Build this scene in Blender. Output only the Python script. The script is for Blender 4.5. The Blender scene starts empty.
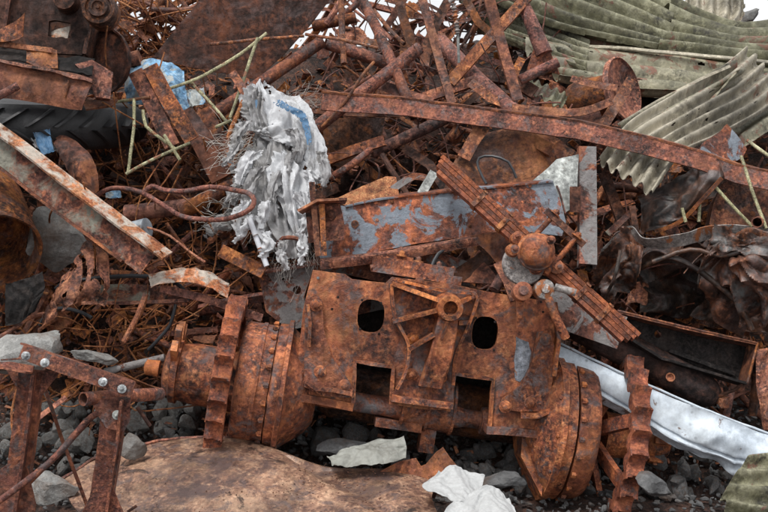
import bpy, bmesh, math, random
import numpy as np
from mathutils import Vector, Matrix, noise
from mathutils.geometry import delaunay_2d_cdt
R = math.radians
random.seed(7)
S = bpy.context.scene
COL = S.collection

# ------------------------------------------------------------------ camera
PITCH = R(8.0)
CAM = Vector((0, 0, 1.75))
cd = bpy.data.cameras.new('camera'); cam = bpy.data.objects.new('camera', cd); COL.objects.link(cam)
cam.location = CAM; cam.rotation_euler = (math.pi/2 - PITCH, 0, 0)
cd.lens = 50; cd.sensor_width = 36; cd.clip_end = 2000
S.camera = cam
FW = Vector((0, math.cos(PITCH), -math.sin(PITCH))); UPV = Vector((0, math.sin(PITCH), math.cos(PITCH)))
MPP = 0.72/768
def ray(px, py):
    return Vector((1, 0, 0))*((px-384)*MPP) - UPV*((py-256)*MPP) + FW
def P(px, py, y):
    r = ray(px, py); return CAM + r*(y/r.y)
def V3(p):
    return P(*p) if not isinstance(p, Vector) else p
def mpp(y): return y*MPP*1.01

# ------------------------------------------------------------------ object helpers
def props(o, label=None, cat=None, group=None, kind=None):
    if label: o['label'] = label
    if cat: o['category'] = cat
    if group: o['group'] = group
    if kind: o['kind'] = kind
    return o
EMPTIES = []
def T(name, label, cat, group=None):
    o = bpy.data.objects.new(name, None); COL.objects.link(o); o.empty_display_size = .05
    props(o, label, cat, group); EMPTIES.append(o)
    return o

class MB:
    def __init__(s): s.v = []; s.f = []
    def add(s, v, f):
        b = len(s.v); s.v += [tuple(q) for q in v]; s.f += [tuple(i+b for i in q) for q in f]; return s
    def box(s, c, ax, ay, az, sx, sy, sz):
        c = Vector(c); vs = []
        for k in (-1, 1):
            for j in (-1, 1):
                for i in (-1, 1):
                    vs.append(c + ax*(i*sx/2) + ay*(j*sy/2) + az*(k*sz/2))
        s.add(vs, [(0,2,3,1),(4,5,7,6),(0,1,5,4),(2,6,7,3),(0,4,6,2),(1,3,7,5)]); return s
    def rough(s, amp, sc=25, seed=0):
        off = Vector((seed*3.1, seed*1.7, seed*.9))
        s.v = [tuple(Vector(q) + noise.noise_vector((Vector(q)+off)*sc)*amp) for q in s.v]; return s
    def obj(s, name, mat, parent=None, label=None, cat=None, group=None, kind=None, sharp=38, recalc=True):
        A = np.array(s.v, dtype=float)
        o0 = np.array([(A[:,0].min()+A[:,0].max())/2, (A[:,1].min()+A[:,1].max())/2, A[:,2].min()])
        me = bpy.data.meshes.new(name)
        me.from_pydata([tuple(q) for q in (A-o0)], [], s.f)
        if recalc:
            bm = bmesh.new(); bm.from_mesh(me)
            bmesh.ops.recalc_face_normals(bm, faces=bm.faces)
            bm.to_mesh(me); bm.free()
        me.polygons.foreach_set('use_smooth', [True]*len(me.polygons))
        try: me.set_sharp_from_angle(angle=R(sharp))
        except Exception: pass
        me.materials.append(mat)
        o = bpy.data.objects.new(name, me); COL.objects.link(o); o.location = Vector(o0)
        if parent is not None:
            o.parent = parent
            o.location = Vector(o0) - world_loc(parent)
        props(o, label, cat, group, kind)
        return o
def world_loc(o):
    l = Vector((0,0,0))
    while o is not None: l = l + o.location; o = o.parent
    return l
def settle_empties():
    for e in EMPTIES:
        if not e.children: continue
        mn = Vector((1e9,)*3); mx = -mn
        for c in e.children:
            for b in c.bound_box:
                q = Vector(b) + c.location
                mn = Vector(map(min, mn, q)); mx = Vector(map(max, mx, q))
        base = Vector(((mn.x+mx.x)/2, (mn.y+mx.y)/2, mn.z))
        e.location = base
        for c in e.children: c.location = c.location - base

# ------------------------------------------------------------------ geometry
def cat_rom(pts, n):
    out = []; m = len(pts)
    for i in range(m-1):
        p0 = pts[max(i-1,0)]; p1 = pts[i]; p2 = pts[i+1]; p3 = pts[min(i+2,m-1)]
        for k in range(n):
            t = k/n
            out.append(.5*((2*p1)+(p2-p0)*t+(2*p0-5*p1+4*p2-p3)*t*t+(3*p1-p0-3*p2+p3)*t**3))
    out.append(pts[-1]); return out
def resample(pts, step, smooth):
    if smooth and len(pts) > 2: return cat_rom(pts, max(2, int(max((pts[i+1]-pts[i]).length for i in range(len(pts)-1))/step)))
    out = []
    for i in range(len(pts)-1):
        n = max(1, int((pts[i+1]-pts[i]).length/step))
        for k in range(n): out.append(pts[i].lerp(pts[i+1], k/n))
    out.append(pts[-1]); return out
def circ(r, n=14): return [(r*math.cos(2*math.pi*i/n), r*math.sin(2*math.pi*i/n)) for i in range(n)]
def dens(prof, d):
    out = []
    for i in range(len(prof)):
        a = Vector(prof[i]); b = Vector(prof[(i+1) % len(prof)])
        n = max(1, int((b-a).length/d))
        for k in range(n): out.append(tuple(a.lerp(b, k/n)))
    return out
def p_flat(w, t): return [(-w/2,-t/2),(w/2,-t/2),(w/2,t/2),(-w/2,t/2)]
def p_angle(w, h, t, side=1, tow=-1):
    s = side; q = tow
    return [(-s*w/2,0),(s*w/2,0),(s*w/2,q*h),(s*(w/2-t),q*h),(s*(w/2-t),q*t),(-s*w/2,q*t)]
def p_chan(w, h, t, tow=1):
    q = tow
    return [(-w/2,0),(w/2,0),(w/2,q*h),(w/2-t,q*h),(w/2-t,q*t),(-w/2+t,q*t),(-w/2+t,q*h),(-w/2,q*h)]
def p_ibeam(w, h, t):
    return [(-w/2,-h/2),(-w/2+t,-h/2),(-w/2+t,-t/2),(w/2-t,-t/2),(w/2-t,-h/2),(w/2,-h/2),(w/2,h/2),(w/2-t,h/2),(w/2-t,t/2),(-w/2+t,t/2),(-w/2+t,h/2),(-w/2,h/2)]
def sweep(path, prof, hint=(0,-1,.3), roll=0, step=.05, smooth=False, jit=.0012, hollow=0, scale=None, mb=None, inner=None):
    mb = mb or MB()
    pts = resample([V3(p) for p in path], step, smooth)
    n = len(pts); m = len(prof)
    tans = [(pts[min(i+1,n-1)]-pts[max(i-1,0)]).normalized() for i in range(n)]
    h = Vector(hint); nn = h - tans[0]*h.dot(tans[0])
    if nn.length < .1: h = Vector((.3,-.5,1)); nn = h - tans[0]*h.dot(tans[0])
    nn.normalize()
    vs = []; rings = []
    def ring(i, nrm, pr, k):
        b = tans[i].cross(nrm); c, s_ = math.cos(roll), math.sin(roll)
        st = len(vs)
        for (u, v) in pr:
            uu = (u*c - v*s_)*k; vv = (u*s_ + v*c)*k
            q = pts[i] + b*uu + nrm*vv
            if jit: q = q + noise.noise_vector(q*14)*jit + noise.noise_vector(q*3.1)*jit*1.6
            vs.append(q)
        return st
    nrms = []
    for i in range(n):
        if i: nn = nn - tans[i]*nn.dot(tans[i]); nn.normalize()
        nrms.append(nn.copy())
    sc = (lambda i: 1) if scale is None else (lambda i: scale(i/(n-1)))
    outer = [ring(i, nrms[i], prof, sc(i)) for i in range(n)]
    fs = []
    for i in range(n-1):
        a, b = outer[i], outer[i+1]
        for j in range(m): fs.append((a+j, a+(j+1)%m, b+(j+1)%m, b+j))
    if hollow:
        ip = inner or [(u*(1-hollow), v*(1-hollow)) for u, v in prof]
        inn = [ring(i, nrms[i], ip, sc(i)) for i in range(n)]
        for i in range(n-1):
            a, b = inn[i], inn[i+1]
            for j in range(m): fs.append((a+(j+1)%m, a+j, b+j, b+(j+1)%m))
        for e in (0, n-1):
            a, b = outer[e], inn[e]
            for j in range(m): fs.append((a+j, b+j, b+(j+1)%m, a+(j+1)%m))
    else:
        fs.append(tuple(range(outer[0], outer[0]+m))[::-1]); fs.append(tuple(range(outer[-1], outer[-1]+m)))
    mb.add(vs, fs); return mb
def lathe(prof, o, ax, n=56, mod=None, mb=None, ref=(0,-1,0), closed=False, arc=(0, 2*math.pi)):
    """prof: list of (along, radius) in metres"""
    mb = mb or MB(); ax = Vector(ax).normalized(); r0 = Vector(ref); a = (r0-ax*r0.dot(ax)).normalized(); b = ax.cross(a)
    vs = []; fs = []; m = len(prof)
    full = abs(arc[1]-arc[0]-2*math.pi) < 1e-5
    N = n if full else n+1
    for i in range(N):
        th = arc[0]+(arc[1]-arc[0])*i/n
        d = a*math.cos(th) + b*math.sin(th)
        for k, (x, r) in enumerate(prof):
            if mod: x, r = mod(x, r, th, k)
            vs.append(Vector(o) + ax*x + d*r)
    for i in range(n if full else n):
        i2 = (i+1) % N
        for k in range(m if closed else m-1):
            k2 = (k+1) % m
            fs.append((i*m+k, i*m+k2, i2*m+k2, i2*m+k))
    mb.add(vs, fs)
    if not closed and full:
        base = len(mb.v)-len(vs)
        for k in (0, m-1):
            if prof[k][1] > 1e-4: mb.f.append(tuple(base+i*m+k for i in range(N)))
    return mb
class PL:
    """a real plane in the world, given by a point and a normal"""
    def __init__(s, o, n, xref=(1,0,0)):
        s.o = V3(o); s.n = Vector(n).normalized()
        x = Vector(xref); s.x = (x - s.n*x.dot(s.n)).normalized(); s.y = s.n.cross(s.x)
    def pt(s, px, py, out=0):
        r = ray(px, py); t = (s.o - CAM).dot(s.n)/r.dot(s.n); return CAM + r*t + s.n*out
    def uv(s, px, py):
        d = s.pt(px, py) - s.o; return Vector((d.dot(s.x), d.dot(s.y)))
    def w(s, u, v, out=0): return s.o + s.x*u + s.y*v + s.n*out
def inpoly(p, poly):
    x, y = p[0], p[1]; c = False; j = len(poly)-1
    for i in range(len(poly)):
        xi, yi = poly[i]; xj, yj = poly[j]
        if (yi > y) != (yj > y) and x < (xj-xi)*(y-yi)/(yj-yi)+xi: c = not c
        j = i
    return c
def ellipse(cx, cy, rx, ry, n=20, rot=0, sq=1.0):
    out = []
    for i in range(n):
        t = 2*math.pi*i/n; c, s_ = math.cos(t), math.sin(t)
        x = rx*math.copysign(abs(c)**sq, c); y = ry*math.copysign(abs(s_)**sq, s_)
        out.append((cx+x*math.cos(rot)-y*math.sin(rot), cy+x*math.sin(rot)+y*math.cos(rot)))
    return out
def plate(pl, outline, holes=(), t=.008, dens_=.035, warp=.004, wsc=3, jag=.0015, out=0, mb=None, disp=None):
    """outline and holes in photo pixels projected on the real plane pl"""
    mb = mb or MB()
    def prep(poly, jg):
        q = [pl.uv(*p) for p in poly]; o = []
        for i in range(len(q)):
            a, b = q[i], q[(i+1) % len(q)]
            n = max(1, int((b-a).length/dens_))
            for k in range(n):
                p = a.lerp(b, k/n)
                if k and jg:
                    nv = noise.noise_vector(Vector((p.x*30, p.y*30, 3.3)))
                    p = p + Vector((nv.x, nv.y))*jg*1.5
                o.append(p)
        return o
    loops = [prep(outline, jag)] + [prep(h, jag*.4) for h in holes]
    vs = []; es = []
    for lp in loops:
        b = len(vs); vs += lp; es += [(b+i, b+(i+1) % len(lp)) for i in range(len(lp))]
    polys = [[(p.x, p.y) for p in lp] for lp in loops]
    xs = [p.x for p in loops[0]]; ys = [p.y for p in loops[0]]
    x = min(xs)
    while x < max(xs):
        y = min(ys)
        while y < max(ys):
            p = (x+random.uniform(-.2,.2)*dens_, y+random.uniform(-.2,.2)*dens_)
            if inpoly(p, polys[0]) and not any(inpoly(p, h) for h in polys[1:]):
                vs.append(Vector(p))
            y += dens_
        x += dens_
    res = delaunay_2d_cdt(vs, es, [], 0, 1e-6)
    ov, of = res[0], res[2]
    keep = []
    for f in of:
        c = sum((ov[i] for i in f), Vector((0,0)))/len(f)
        if inpoly(c, polys[0]) and not any(inpoly(c, h) for h in polys[1:]): keep.append(tuple(f))
    N = len(ov); top = []; bot = []
    for p in ov:
        w = warp*noise.noise(Vector((p.x*wsc, p.y*wsc, pl.o.x*5)))*2
        if disp: w += disp(p.x, p.y)
        top.append(pl.w(p.x, p.y, out+w)); bot.append(pl.w(p.x, p.y, out+w-t))
    fs = [f for f in keep] + [tuple(i+N for i in f)[::-1] for f in keep]
    cnt = {}
    for f in keep:
        for i in range(len(f)):
            e = (f[i], f[(i+1) % len(f)]); cnt[e] = 1
    for (a, b) in cnt:
        if (b, a) not in cnt: fs.append((b, a, a+N, b+N))
    mb.add(top+bot, fs); return mb
def crv(a, t):
    n = len(a)-1; x = t*n; i = min(int(x), n-1); f = x-i
    p0 = a[max(i-1,0)]; p1 = a[i]; p2 = a[i+1]; p3 = a[min(i+2,n)]
    return .5*((2*p1)+(p2-p0)*f+(2*p0-5*p1+4*p2-p3)*f*f+(3*p1-p0-3*p2+p3)*f**3)
def patch(rows, nu, nv, t=.002, disp=None, mask=None, mb=None, jag=0):
    """rows: control rows of (px,py,y); u along a row, v down the rows; a sheet with real thickness"""
    mb = mb or MB()
    rows = [[V3(p) for p in r] for r in rows]
    G = np.zeros((nv+1, nu+1, 3))
    cols = [[crv(r, i/nu) for i in range(nu+1)] for r in rows]
    for i in range(nu+1):
        c = [cc[i] for cc in cols]
        for j in range(nv+1): G[j, i] = crv(c, j/nv)
    du = np.gradient(G, axis=1); dv = np.gradient(G, axis=0)
    Nn = np.cross(du, dv); Nn /= (np.linalg.norm(Nn, axis=2, keepdims=True)+1e-9)
    if Nn[nv//2, nu//2].dot(np.array(CAM)-G[nv//2, nu//2]) < 0: Nn = -Nn
    if disp:
        D = np.zeros((nv+1, nu+1))
        for j in range(nv+1):
            for i in range(nu+1): D[j, i] = disp(i/nu, j/nv, Vector(G[j, i]))
        G = G + Nn*D[:, :, None]
        du = np.gradient(G, axis=1); dv = np.gradient(G, axis=0)
        N2 = np.cross(du, dv); N2 /= (np.linalg.norm(N2, axis=2, keepdims=True)+1e-9)
        if N2[nv//2, nu//2].dot(Nn[nv//2, nu//2]) < 0: N2 = -N2
        Nn = N2
    if jag:
        for i in range(nu+1):
            for j, d in ((0, 1), (nv, -1)):
                k = noise.noise(Vector(G[j, i])*22)*jag; G[j, i] += (G[j+d, i]-G[j, i])*k
    W = nu+1; N = W*(nv+1)
    top = G.reshape(-1, 3); bot = (G - Nn*t).reshape(-1, 3)
    fs = []; keep = []
    for j in range(nv):
        for i in range(nu):
            if mask and not mask((i+.5)/nu, (j+.5)/nv): continue
            keep.append((j*W+i, j*W+i+1, (j+1)*W+i+1, (j+1)*W+i))
    cnt = set()
    for f in keep:
        for i in range(4): cnt.add((f[i], f[(i+1) % 4]))
    fs = keep + [tuple(i+N for i in f)[::-1] for f in keep] + [(b, a, a+N, b+N) for (a, b) in cnt if (b, a) not in cnt]
    used = sorted({i for f in fs for i in f}); mp = {u: k for k, u in enumerate(used)}
    allv = np.vstack([top, bot])
    mb.add([allv[u] for u in used], [tuple(mp[i] for i in f) for f in fs]); return mb
def hexbolt(c, n, r, h, washer=True, mb=None):
    mb = mb or MB(); n = Vector(n).normalized(); c = Vector(c)
    if washer: lathe([(-.002, r*1.75), (.005, r*1.75), (.006, r*1.6), (.006, 0.0001)], c, n, 20, mb=mb, ref=(1,0.1,0))
    a = Vector((1,.1,.3)); a = (a-n*a.dot(n)).normalized(); b = n.cross(a); ph = random.random()
    lathe([(.004, r), (h, r), (h+.003, r*.8), (h+.003, 0.0001)], c, n, 6, mb=mb, ref=a*math.cos(ph)+b*math.sin(ph))
    lathe([(.004, r*.5), (h+r*.5, r*.5), (h+r*.55, r*.4), (h+r*.55, .0001)], c, n, 10, mb=mb, ref=(1,.2,.1))
    return mb
def crease(p, sc, amp, seed=0, gain=.36):
    q = p*sc + Vector((seed*1.7, -seed, seed*.6)); w = noise.noise_vector(q*.7)*.8; s = 0; a = 1; f = 1
    for _ in range(3): s += a*(.55-abs(noise.noise(q*f+w)))*1.7; a *= gain; f *= 2.1
    return amp*s
def tri(x): x = x % 1.0; return 2*abs(2*abs(x-.5)-.5)-.5 if False else abs(2*x-1)-.5
def pleat(u, v, amp, k=5, seed=0, slant=.6, second=.45):
    w = noise.noise(Vector((u*1.7+seed, v*1.4, seed)))*1.5 + noise.noise(Vector((u*4, v*3.1+seed, seed+5)))*.45
    w2 = noise.noise(Vector((u*3+seed, v*2.2, seed+9)))*1.6
    return amp*tri(k*u+slant*v+w) + amp*second*tri(k*1.3*v-slant*2*u+w2*1.3) + amp*.22*tri(k*2.7*u+3.1*v+w*2+w2)
def fold(p, sc, amp, seed=0):
    q = p*sc + Vector((seed, seed*2.3, -seed)); w = noise.noise_vector(q*.6)*.9
    return amp*(1-2.2*abs(noise.noise(q+w))) + amp*.45*(1-2*abs(noise.noise((q+w)*2.3))) + amp*.15*noise.noise(q*6)

# ------------------------------------------------------------------ materials
def nodes(name):
    m = bpy.data.materials.new(name); m.use_nodes = True; nt = m.node_tree
    b = nt.nodes['Principled BSDF']; return m, nt, b
def N(nt, t, **kw):
    n = nt.nodes.new(t)
    for k, v in kw.items():
        if k in n.inputs: n.inputs[k].default_value = v
        else: setattr(n, k, v)
    return n
def coords(nt, stretch=(1,1,1)):
    tc = N(nt, 'ShaderNodeTexCoord'); oi = N(nt, 'ShaderNodeObjectInfo')
    mul = N(nt, 'ShaderNodeMath', operation='MULTIPLY'); mul.inputs[1].default_value = 37.0
    nt.links.new(oi.outputs['Random'], mul.inputs[0])
    cmb = N(nt, 'ShaderNodeCombineXYZ')
    for i in range(3): nt.links.new(mul.outputs[0], cmb.inputs[i])
    mp = N(nt, 'ShaderNodeMapping'); mp.inputs['Scale'].default_value = stretch
    nt.links.new(tc.outputs['Object'], mp.inputs['Vector'])
    mr = N(nt, 'ShaderNodeMapRange'); mr.inputs['To Min'].default_value = .65; mr.inputs['To Max'].default_value = 1.5
    nt.links.new(oi.outputs['Random'], mr.inputs['Value'])
    sc0 = N(nt, 'ShaderNodeVectorMath', operation='SCALE'); nt.links.new(mp.outputs[0], sc0.inputs[0]); nt.links.new(mr.outputs[0], sc0.inputs['Scale'])
    ad = N(nt, 'ShaderNodeVectorMath', operation='ADD')
    nt.links.new(sc0.outputs[0], ad.inputs[0]); nt.links.new(cmb.outputs[0], ad.inputs[1])
    return ad.outputs[0], oi
def noi(nt, vec, sc, det=8, rough=.6, dist=0):
    n = N(nt, 'ShaderNodeTexNoise'); n.inputs['Scale'].default_value = sc; n.inputs['Detail'].default_value = det
    n.inputs['Roughness'].default_value = rough; n.inputs['Distortion'].default_value = dist
    nt.links.new(vec, n.inputs['Vector']); return n.outputs['Fac']
def ramp(nt, fac, stops, interp='LINEAR'):
    r = N(nt, 'ShaderNodeValToRGB'); e = r.color_ramp.elements; r.color_ramp.interpolation = interp
    while len(e) < len(stops): e.new(.5)
    for k, (p, c) in enumerate(stops):
        e[k].position = p; e[k].color = (*c, 1) if len(c) == 3 else c
    nt.links.new(fac, r.inputs[0]); return r.outputs[0]
def mix(nt, fac, a, b, mode='MIX'):
    m = N(nt, 'ShaderNodeMix', data_type='RGBA', blend_type=mode)
    for sock, v in ((m.inputs[0], fac), (m.inputs[6], a), (m.inputs[7], b)):
        if isinstance(v, (int, float)): sock.default_value = v
        elif isinstance(v, tuple): sock.default_value = (*v, 1)
        else: nt.links.new(v, sock)
    return m.outputs[2]
def bump(nt, h, strength, dist, prev=None):
    b = N(nt, 'ShaderNodeBump'); b.inputs['Strength'].default_value = strength; b.inputs['Distance'].default_value = dist
    nt.links.new(h, b.inputs['Height'])
    if prev is not None: nt.links.new(prev, b.inputs['Normal'])
    return b.outputs[0]
G3 = lambda g: (g, g, g)
DK, BR, MD, OR, LT = (.022,.012,.010), (.085,.031,.020), (.19,.060,.027), (.40,.130,.042), (.52,.26,.12)
def rust(name, cols, sc=5, paint=None, amt=.5, psc=4, rough=.78, stretch=(1,1,1), pit=1.0, metal=0, gry=.25, psoft=.03, vary=.25, grain=.85, stain=.55, edge=.75, spec=.38, streak=.45):
    """cols: four colours dark -> light; paint: colour of what is left of the coating, amt: share of it"""
    m, nt, b = nodes(name); v, oi = coords(nt, stretch)
    big = noi(nt, v, sc, 12, .68, .4); fine = noi(nt, v, sc*9, 8, .72); mid = noi(nt, v, sc*2.7, 9, .65, 1.0)
    c = ramp(nt, big, [(.39, cols[0]), (.46, cols[1]), (.53, cols[2]), (.60, cols[3])])
    c2 = ramp(nt, mid, [(.37, cols[1]), (.49, cols[2]), (.60, cols[3])])
    c = mix(nt, ramp(nt, noi(nt, v, sc*4.5, 6, .7), [(.42, G3(0)), (.58, G3(.8))]), c, c2)
    c = mix(nt, 1.0, c, ramp(nt, noi(nt, v, sc*.42, 6, .6, .8), [(.36, G3(.55)), (.5, G3(1)), (.64, G3(1.4))]), 'MULTIPLY')
    # run-down streaks
    mp2 = N(nt, 'ShaderNodeMapping'); mp2.inputs['Scale'].default_value = (14, 14, 1.3); nt.links.new(v, mp2.inputs['Vector'])
    c = mix(nt, streak, c, ramp(nt, noi(nt, mp2.outputs[0], 1.6, 6, .65), [(.38, G3(.45)), (.5, G3(1)), (.62, G3(1.4))]), 'MULTIPLY')
    # soot and oil stains with hard edges
    st_ = ramp(nt, noi(nt, v, sc*.8, 12, .72, 1.2), [(.575, G3(0)), (.625, G3(stain))])
    c = mix(nt, st_, c, (.022,.016,.015))
    if edge:
        bv = N(nt, 'ShaderNodeBevel', samples=3); bv.inputs['Radius'].default_value = .007
        ge = N(nt, 'ShaderNodeNewGeometry'); dt = N(nt, 'ShaderNodeVectorMath', operation='DOT_PRODUCT')
        nt.links.new(bv.outputs[0], dt.inputs[0]); nt.links.new(ge.outputs['Normal'], dt.inputs[1])
        em = ramp(nt, dt.outputs['Value'], [(.80, G3(1)), (.97, G3(0))])
        en = ramp(nt, noi(nt, v, sc*3, 6, .7), [(.42, G3(0)), (.58, G3(edge))])
        em = mix(nt, 1.0, em, en, 'MULTIPLY')
        c = mix(nt, em, c, cols[3])
    # purplish scale and dark pitting
    gm = ramp(nt, noi(nt, v, sc*1.6, 10, .7, .6), [(.52, G3(0)), (.62, G3(gry))])
    c = mix(nt, gm, c, (.105,.080,.078))
    c = mix(nt, grain, c, ramp(nt, fine, [(.32, G3(.25)), (.5, G3(.95)), (.68, G3(1.85))]), 'MULTIPLY')
    vo = N(nt, 'ShaderNodeTexVoronoi'); vo.inputs['Scale'].default_value = sc*9; nt.links.new(v, vo.inputs['Vector'])
    spots = ramp(nt, vo.outputs['Distance'], [(.10, G3(.35)), (.24, G3(1))])
    sm = ramp(nt, noi(nt, v, sc*1.3, 5, .6), [(.5, G3(0)), (.6, G3(.8))])
    c = mix(nt, sm, c, mix(nt, 1.0, c, spots, 'MULTIPLY'))
    h = mid
    pm = None
    if paint:
        pn = noi(nt, v, psc, 12, .66, .7); t = 1-amt
        t = .36+.30*t
        pm = ramp(nt, pn, [(t, G3(0)), (min(.99, t+psoft), G3(1))])
        pc = mix(nt, .7, paint, ramp(nt, noi(nt, v, psc*6, 8, .7), [(.3, G3(.45)), (.55, G3(1)), (.7, G3(1.3))]), 'MULTIPLY')
        pc = mix(nt, ramp(nt, noi(nt, v, psc*3.3, 9, .75), [(.55, G3(0)), (.63, G3(.85))]), pc, c)
        c = mix(nt, pm, c, pc)
    hv = N(nt, 'ShaderNodeHueSaturation'); ma = N(nt, 'ShaderNodeMapRange')
    ma.inputs['To Min'].default_value = 1-vary; ma.inputs['To Max'].default_value = 1+vary
    nt.links.new(oi.outputs['Random'], ma.inputs['Value']); nt.links.new(ma.outputs[0], hv.inputs['Value']); nt.links.new(c, hv.inputs['Color'])
    fr = N(nt, 'ShaderNodeMath', operation='FRACT'); m7 = N(nt, 'ShaderNodeMath', operation='MULTIPLY'); m7.inputs[1].default_value = 7.31
    nt.links.new(oi.outputs['Random'], m7.inputs[0]); nt.links.new(m7.outputs[0], fr.inputs[0])
    mh_ = N(nt, 'ShaderNodeMapRange'); mh_.inputs['To Min'].default_value = .494-.010*vary; mh_.inputs['To Max'].default_value = .495+.022*vary
    ms_ = N(nt, 'ShaderNodeMapRange'); ms_.inputs['To Min'].default_value = .98-.35*vary; ms_.inputs['To Max'].default_value = 1.02+.25*vary
    nt.links.new(fr.outputs[0], mh_.inputs['Value']); nt.links.new(fr.outputs[0], ms_.inputs['Value'])
    nt.links.new(mh_.outputs[0], hv.inputs['Hue']); nt.links.new(ms_.outputs[0], hv.inputs['Saturation'])
    nt.links.new(hv.outputs[0], b.inputs['Base Color'])
    rr = ramp(nt, fine, [(.3, G3(min(1, rough+.12))), (.7, G3(rough-.15))])
    nt.links.new(rr, b.inputs['Roughness'])
    b.inputs['Specular IOR Level'].default_value = spec; b.inputs['Metallic'].default_value = metal
    n1 = bump(nt, fine, .8*pit, .009); n1 = bump(nt, mid, .6*pit, .016, n1)
    if pm is not None: n1 = bump(nt, pm, .35, .002, n1)
    nt.links.new(n1, b.inputs['Normal'])
    return m
ORANGE = (BR, MD, OR, (.44,.19,.065)); BROWN = ((.022,.013,.011), (.085,.034,.024), (.18,.064,.036), (.38,.145,.062)); DARK = ((.014,.010,.010), (.035,.020,.015), (.07,.032,.02), (.15,.058,.026))
REDB = (DK, (.10,.036,.026), (.19,.067,.040), (.32,.12,.062)); TAN = ((.10,.058,.048), (.22,.125,.085), (.40,.245,.155), (.53,.35,.22))
M = {}
M['axle'] = rust('axle_rust', ((.055,.022,.016),(.16,.050,.024),(.37,.120,.040),(.56,.23,.08)), 6.5, gry=.9, vary=.05, rough=.52, stain=.45, grain=.62)
M['axle_dark'] = rust('axle_rust_dark', ((.05,.021,.016), (.13,.045,.027), (.25,.085,.036), (.44,.165,.062)), 6.5, paint=(.17,.16,.165), amt=.40, psc=5, gry=.9, vary=.10, rough=.68, psoft=.12, grain=.62)
M['sprk'] = rust('sprocket_rust', ((.05,.021,.016), (.13,.042,.024), (.26,.08,.034), (.42,.145,.055)), 9, gry=.85, vary=.1, rough=.66, grain=.62)
M['orange'] = rust('rust_orange', (DK, (.10,.036,.022), (.23,.082,.036), (.42,.175,.07)), 6, gry=.6, vary=.3, rough=.65)
M['brown'] = rust('rust_brown', BROWN, 5, gry=.5, vary=.4)
M['dark'] = rust('rust_dark', DARK, 4, gry=.4, vary=.35, spec=.25)
M['red'] = rust('rust_pipe', REDB, 7, gry=.8, vary=.3, rough=.65)
M['plate'] = rust('rust_plate', ((.015,.011,.010),(.032,.019,.015),(.060,.028,.020),(.15,.055,.026)), 2.6, gry=.5, vary=.1, spec=.25)
M['blue'] = rust('blue_grey_paint_on_rust', ((.04,.02,.014),BR,MD,OR), 5, paint=(.21,.24,.285), amt=.55, psc=3.6, gry=.4, vary=.08, rough=.55, stain=.3)
M['greyrust'] = rust('grey_paint_on_rust', BROWN, 5, paint=(.23,.215,.21), amt=.62, psc=4, gry=.7, vary=.15, rough=.6)
M['whiterust'] = rust('pale_paint_on_rust', (MD, OR, (.36,.15,.06), LT), 6, paint=(.52,.46,.39), amt=.66, psc=7, gry=.1, vary=.05, psoft=.10, stain=.2)
M['greenrust'] = rust('green_grey_paint_on_rust', BROWN, 5, paint=(.24,.235,.19), amt=.58, psc=5, vary=.05, gry=.4, psoft=.12, stretch=(1,1,1))
M['tan'] = rust('tan_rusty_shell', ((.085,.048,.038),(.15,.085,.060),(.26,.155,.10),(.38,.25,.165)), 5.5, gry=.7, vary=.02, rough=.40, pit=.35, paint=(.105,.070,.062), amt=.40, psc=1.9, psoft=.08, stain=.85, edge=0, grain=.6, spec=.5, streak=.2)
M['olive'] = rust('olive_corrugated', ((.035,.033,.022),(.085,.082,.046),(.155,.150,.088),(.26,.255,.17)), 5, paint=(.17,.085,.055), amt=.24, psc=4.5, gry=.12, vary=.12, rough=.6, pit=.5, stain=.35, edge=0, grain=.4, streak=.15, spec=.5)
M['oliver'] = rust('olive_rusty_corrugated', ((.07,.065,.045),(.12,.115,.075),(.18,.17,.115),(.27,.25,.18)), 3.5, paint=(.19,.095,.06), amt=.38, psc=4.5, gry=.2, vary=.1, rough=.6, pit=.5, stain=.35, edge=0, grain=.4, streak=.15, spec=.5)
M['cream'] = rust('cream_corrugated', ((.13,.115,.085),(.21,.19,.14),(.29,.265,.20),(.40,.365,.28)), 4, paint=(.20,.12,.08), amt=.14, psc=4, gry=.1, vary=.05, rough=.6, pit=.5, stain=.1, edge=0, grain=.4, streak=.15, spec=.5)
M['galv'] = rust('pale_galvanised_sheet', ((.32,.36,.41),(.40,.45,.51),(.47,.52,.58),(.54,.59,.64)), 2, paint=(.20,.15,.125), amt=.16, psc=6, gry=0, vary=.03, rough=.55, pit=.12, metal=.15, grain=.3, stain=.4, edge=0, streak=.12)
M['lgrey'] = rust('light_grey_paint', ((.20,.21,.205),(.29,.30,.29),(.36,.38,.36),(.43,.45,.43)), 4, paint=(.18,.09,.05), amt=.2, psc=4, gry=.1, vary=.05, rough=.6, pit=.5, stain=.1, edge=0)
M['panel'] = rust('crushed_panel', ((.010,.010,.010),(.025,.020,.018),(.07,.045,.032),(.17,.08,.045)), 3.5, paint=(.16,.16,.15), amt=.30, psc=3, gry=.7, vary=.1, rough=.36, pit=.7, psoft=.12, spec=.6)
M['panelr'] = rust('crushed_panel_rusty', ((.014,.012,.011),(.045,.027,.021),(.11,.052,.033),(.26,.11,.05)), 4, paint=(.20,.21,.21), amt=.38, psc=3.5, gry=.8, vary=.1, rough=.30, psoft=.15, pit=.6, spec=.6)
M['trestle'] = rust('trestle_rust', ((.05,.024,.020),(.115,.042,.030),(.185,.070,.042),(.33,.13,.065)), 7, gry=1, vary=.08, rough=.65)
M['black'] = rust('black_tray', ((.007,.006,.006),(.013,.011,.011),(.022,.018,.017),(.035,.026,.022)), 6, gry=0, vary=.1, rough=.75, stain=.1, edge=0, spec=.25)
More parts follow.
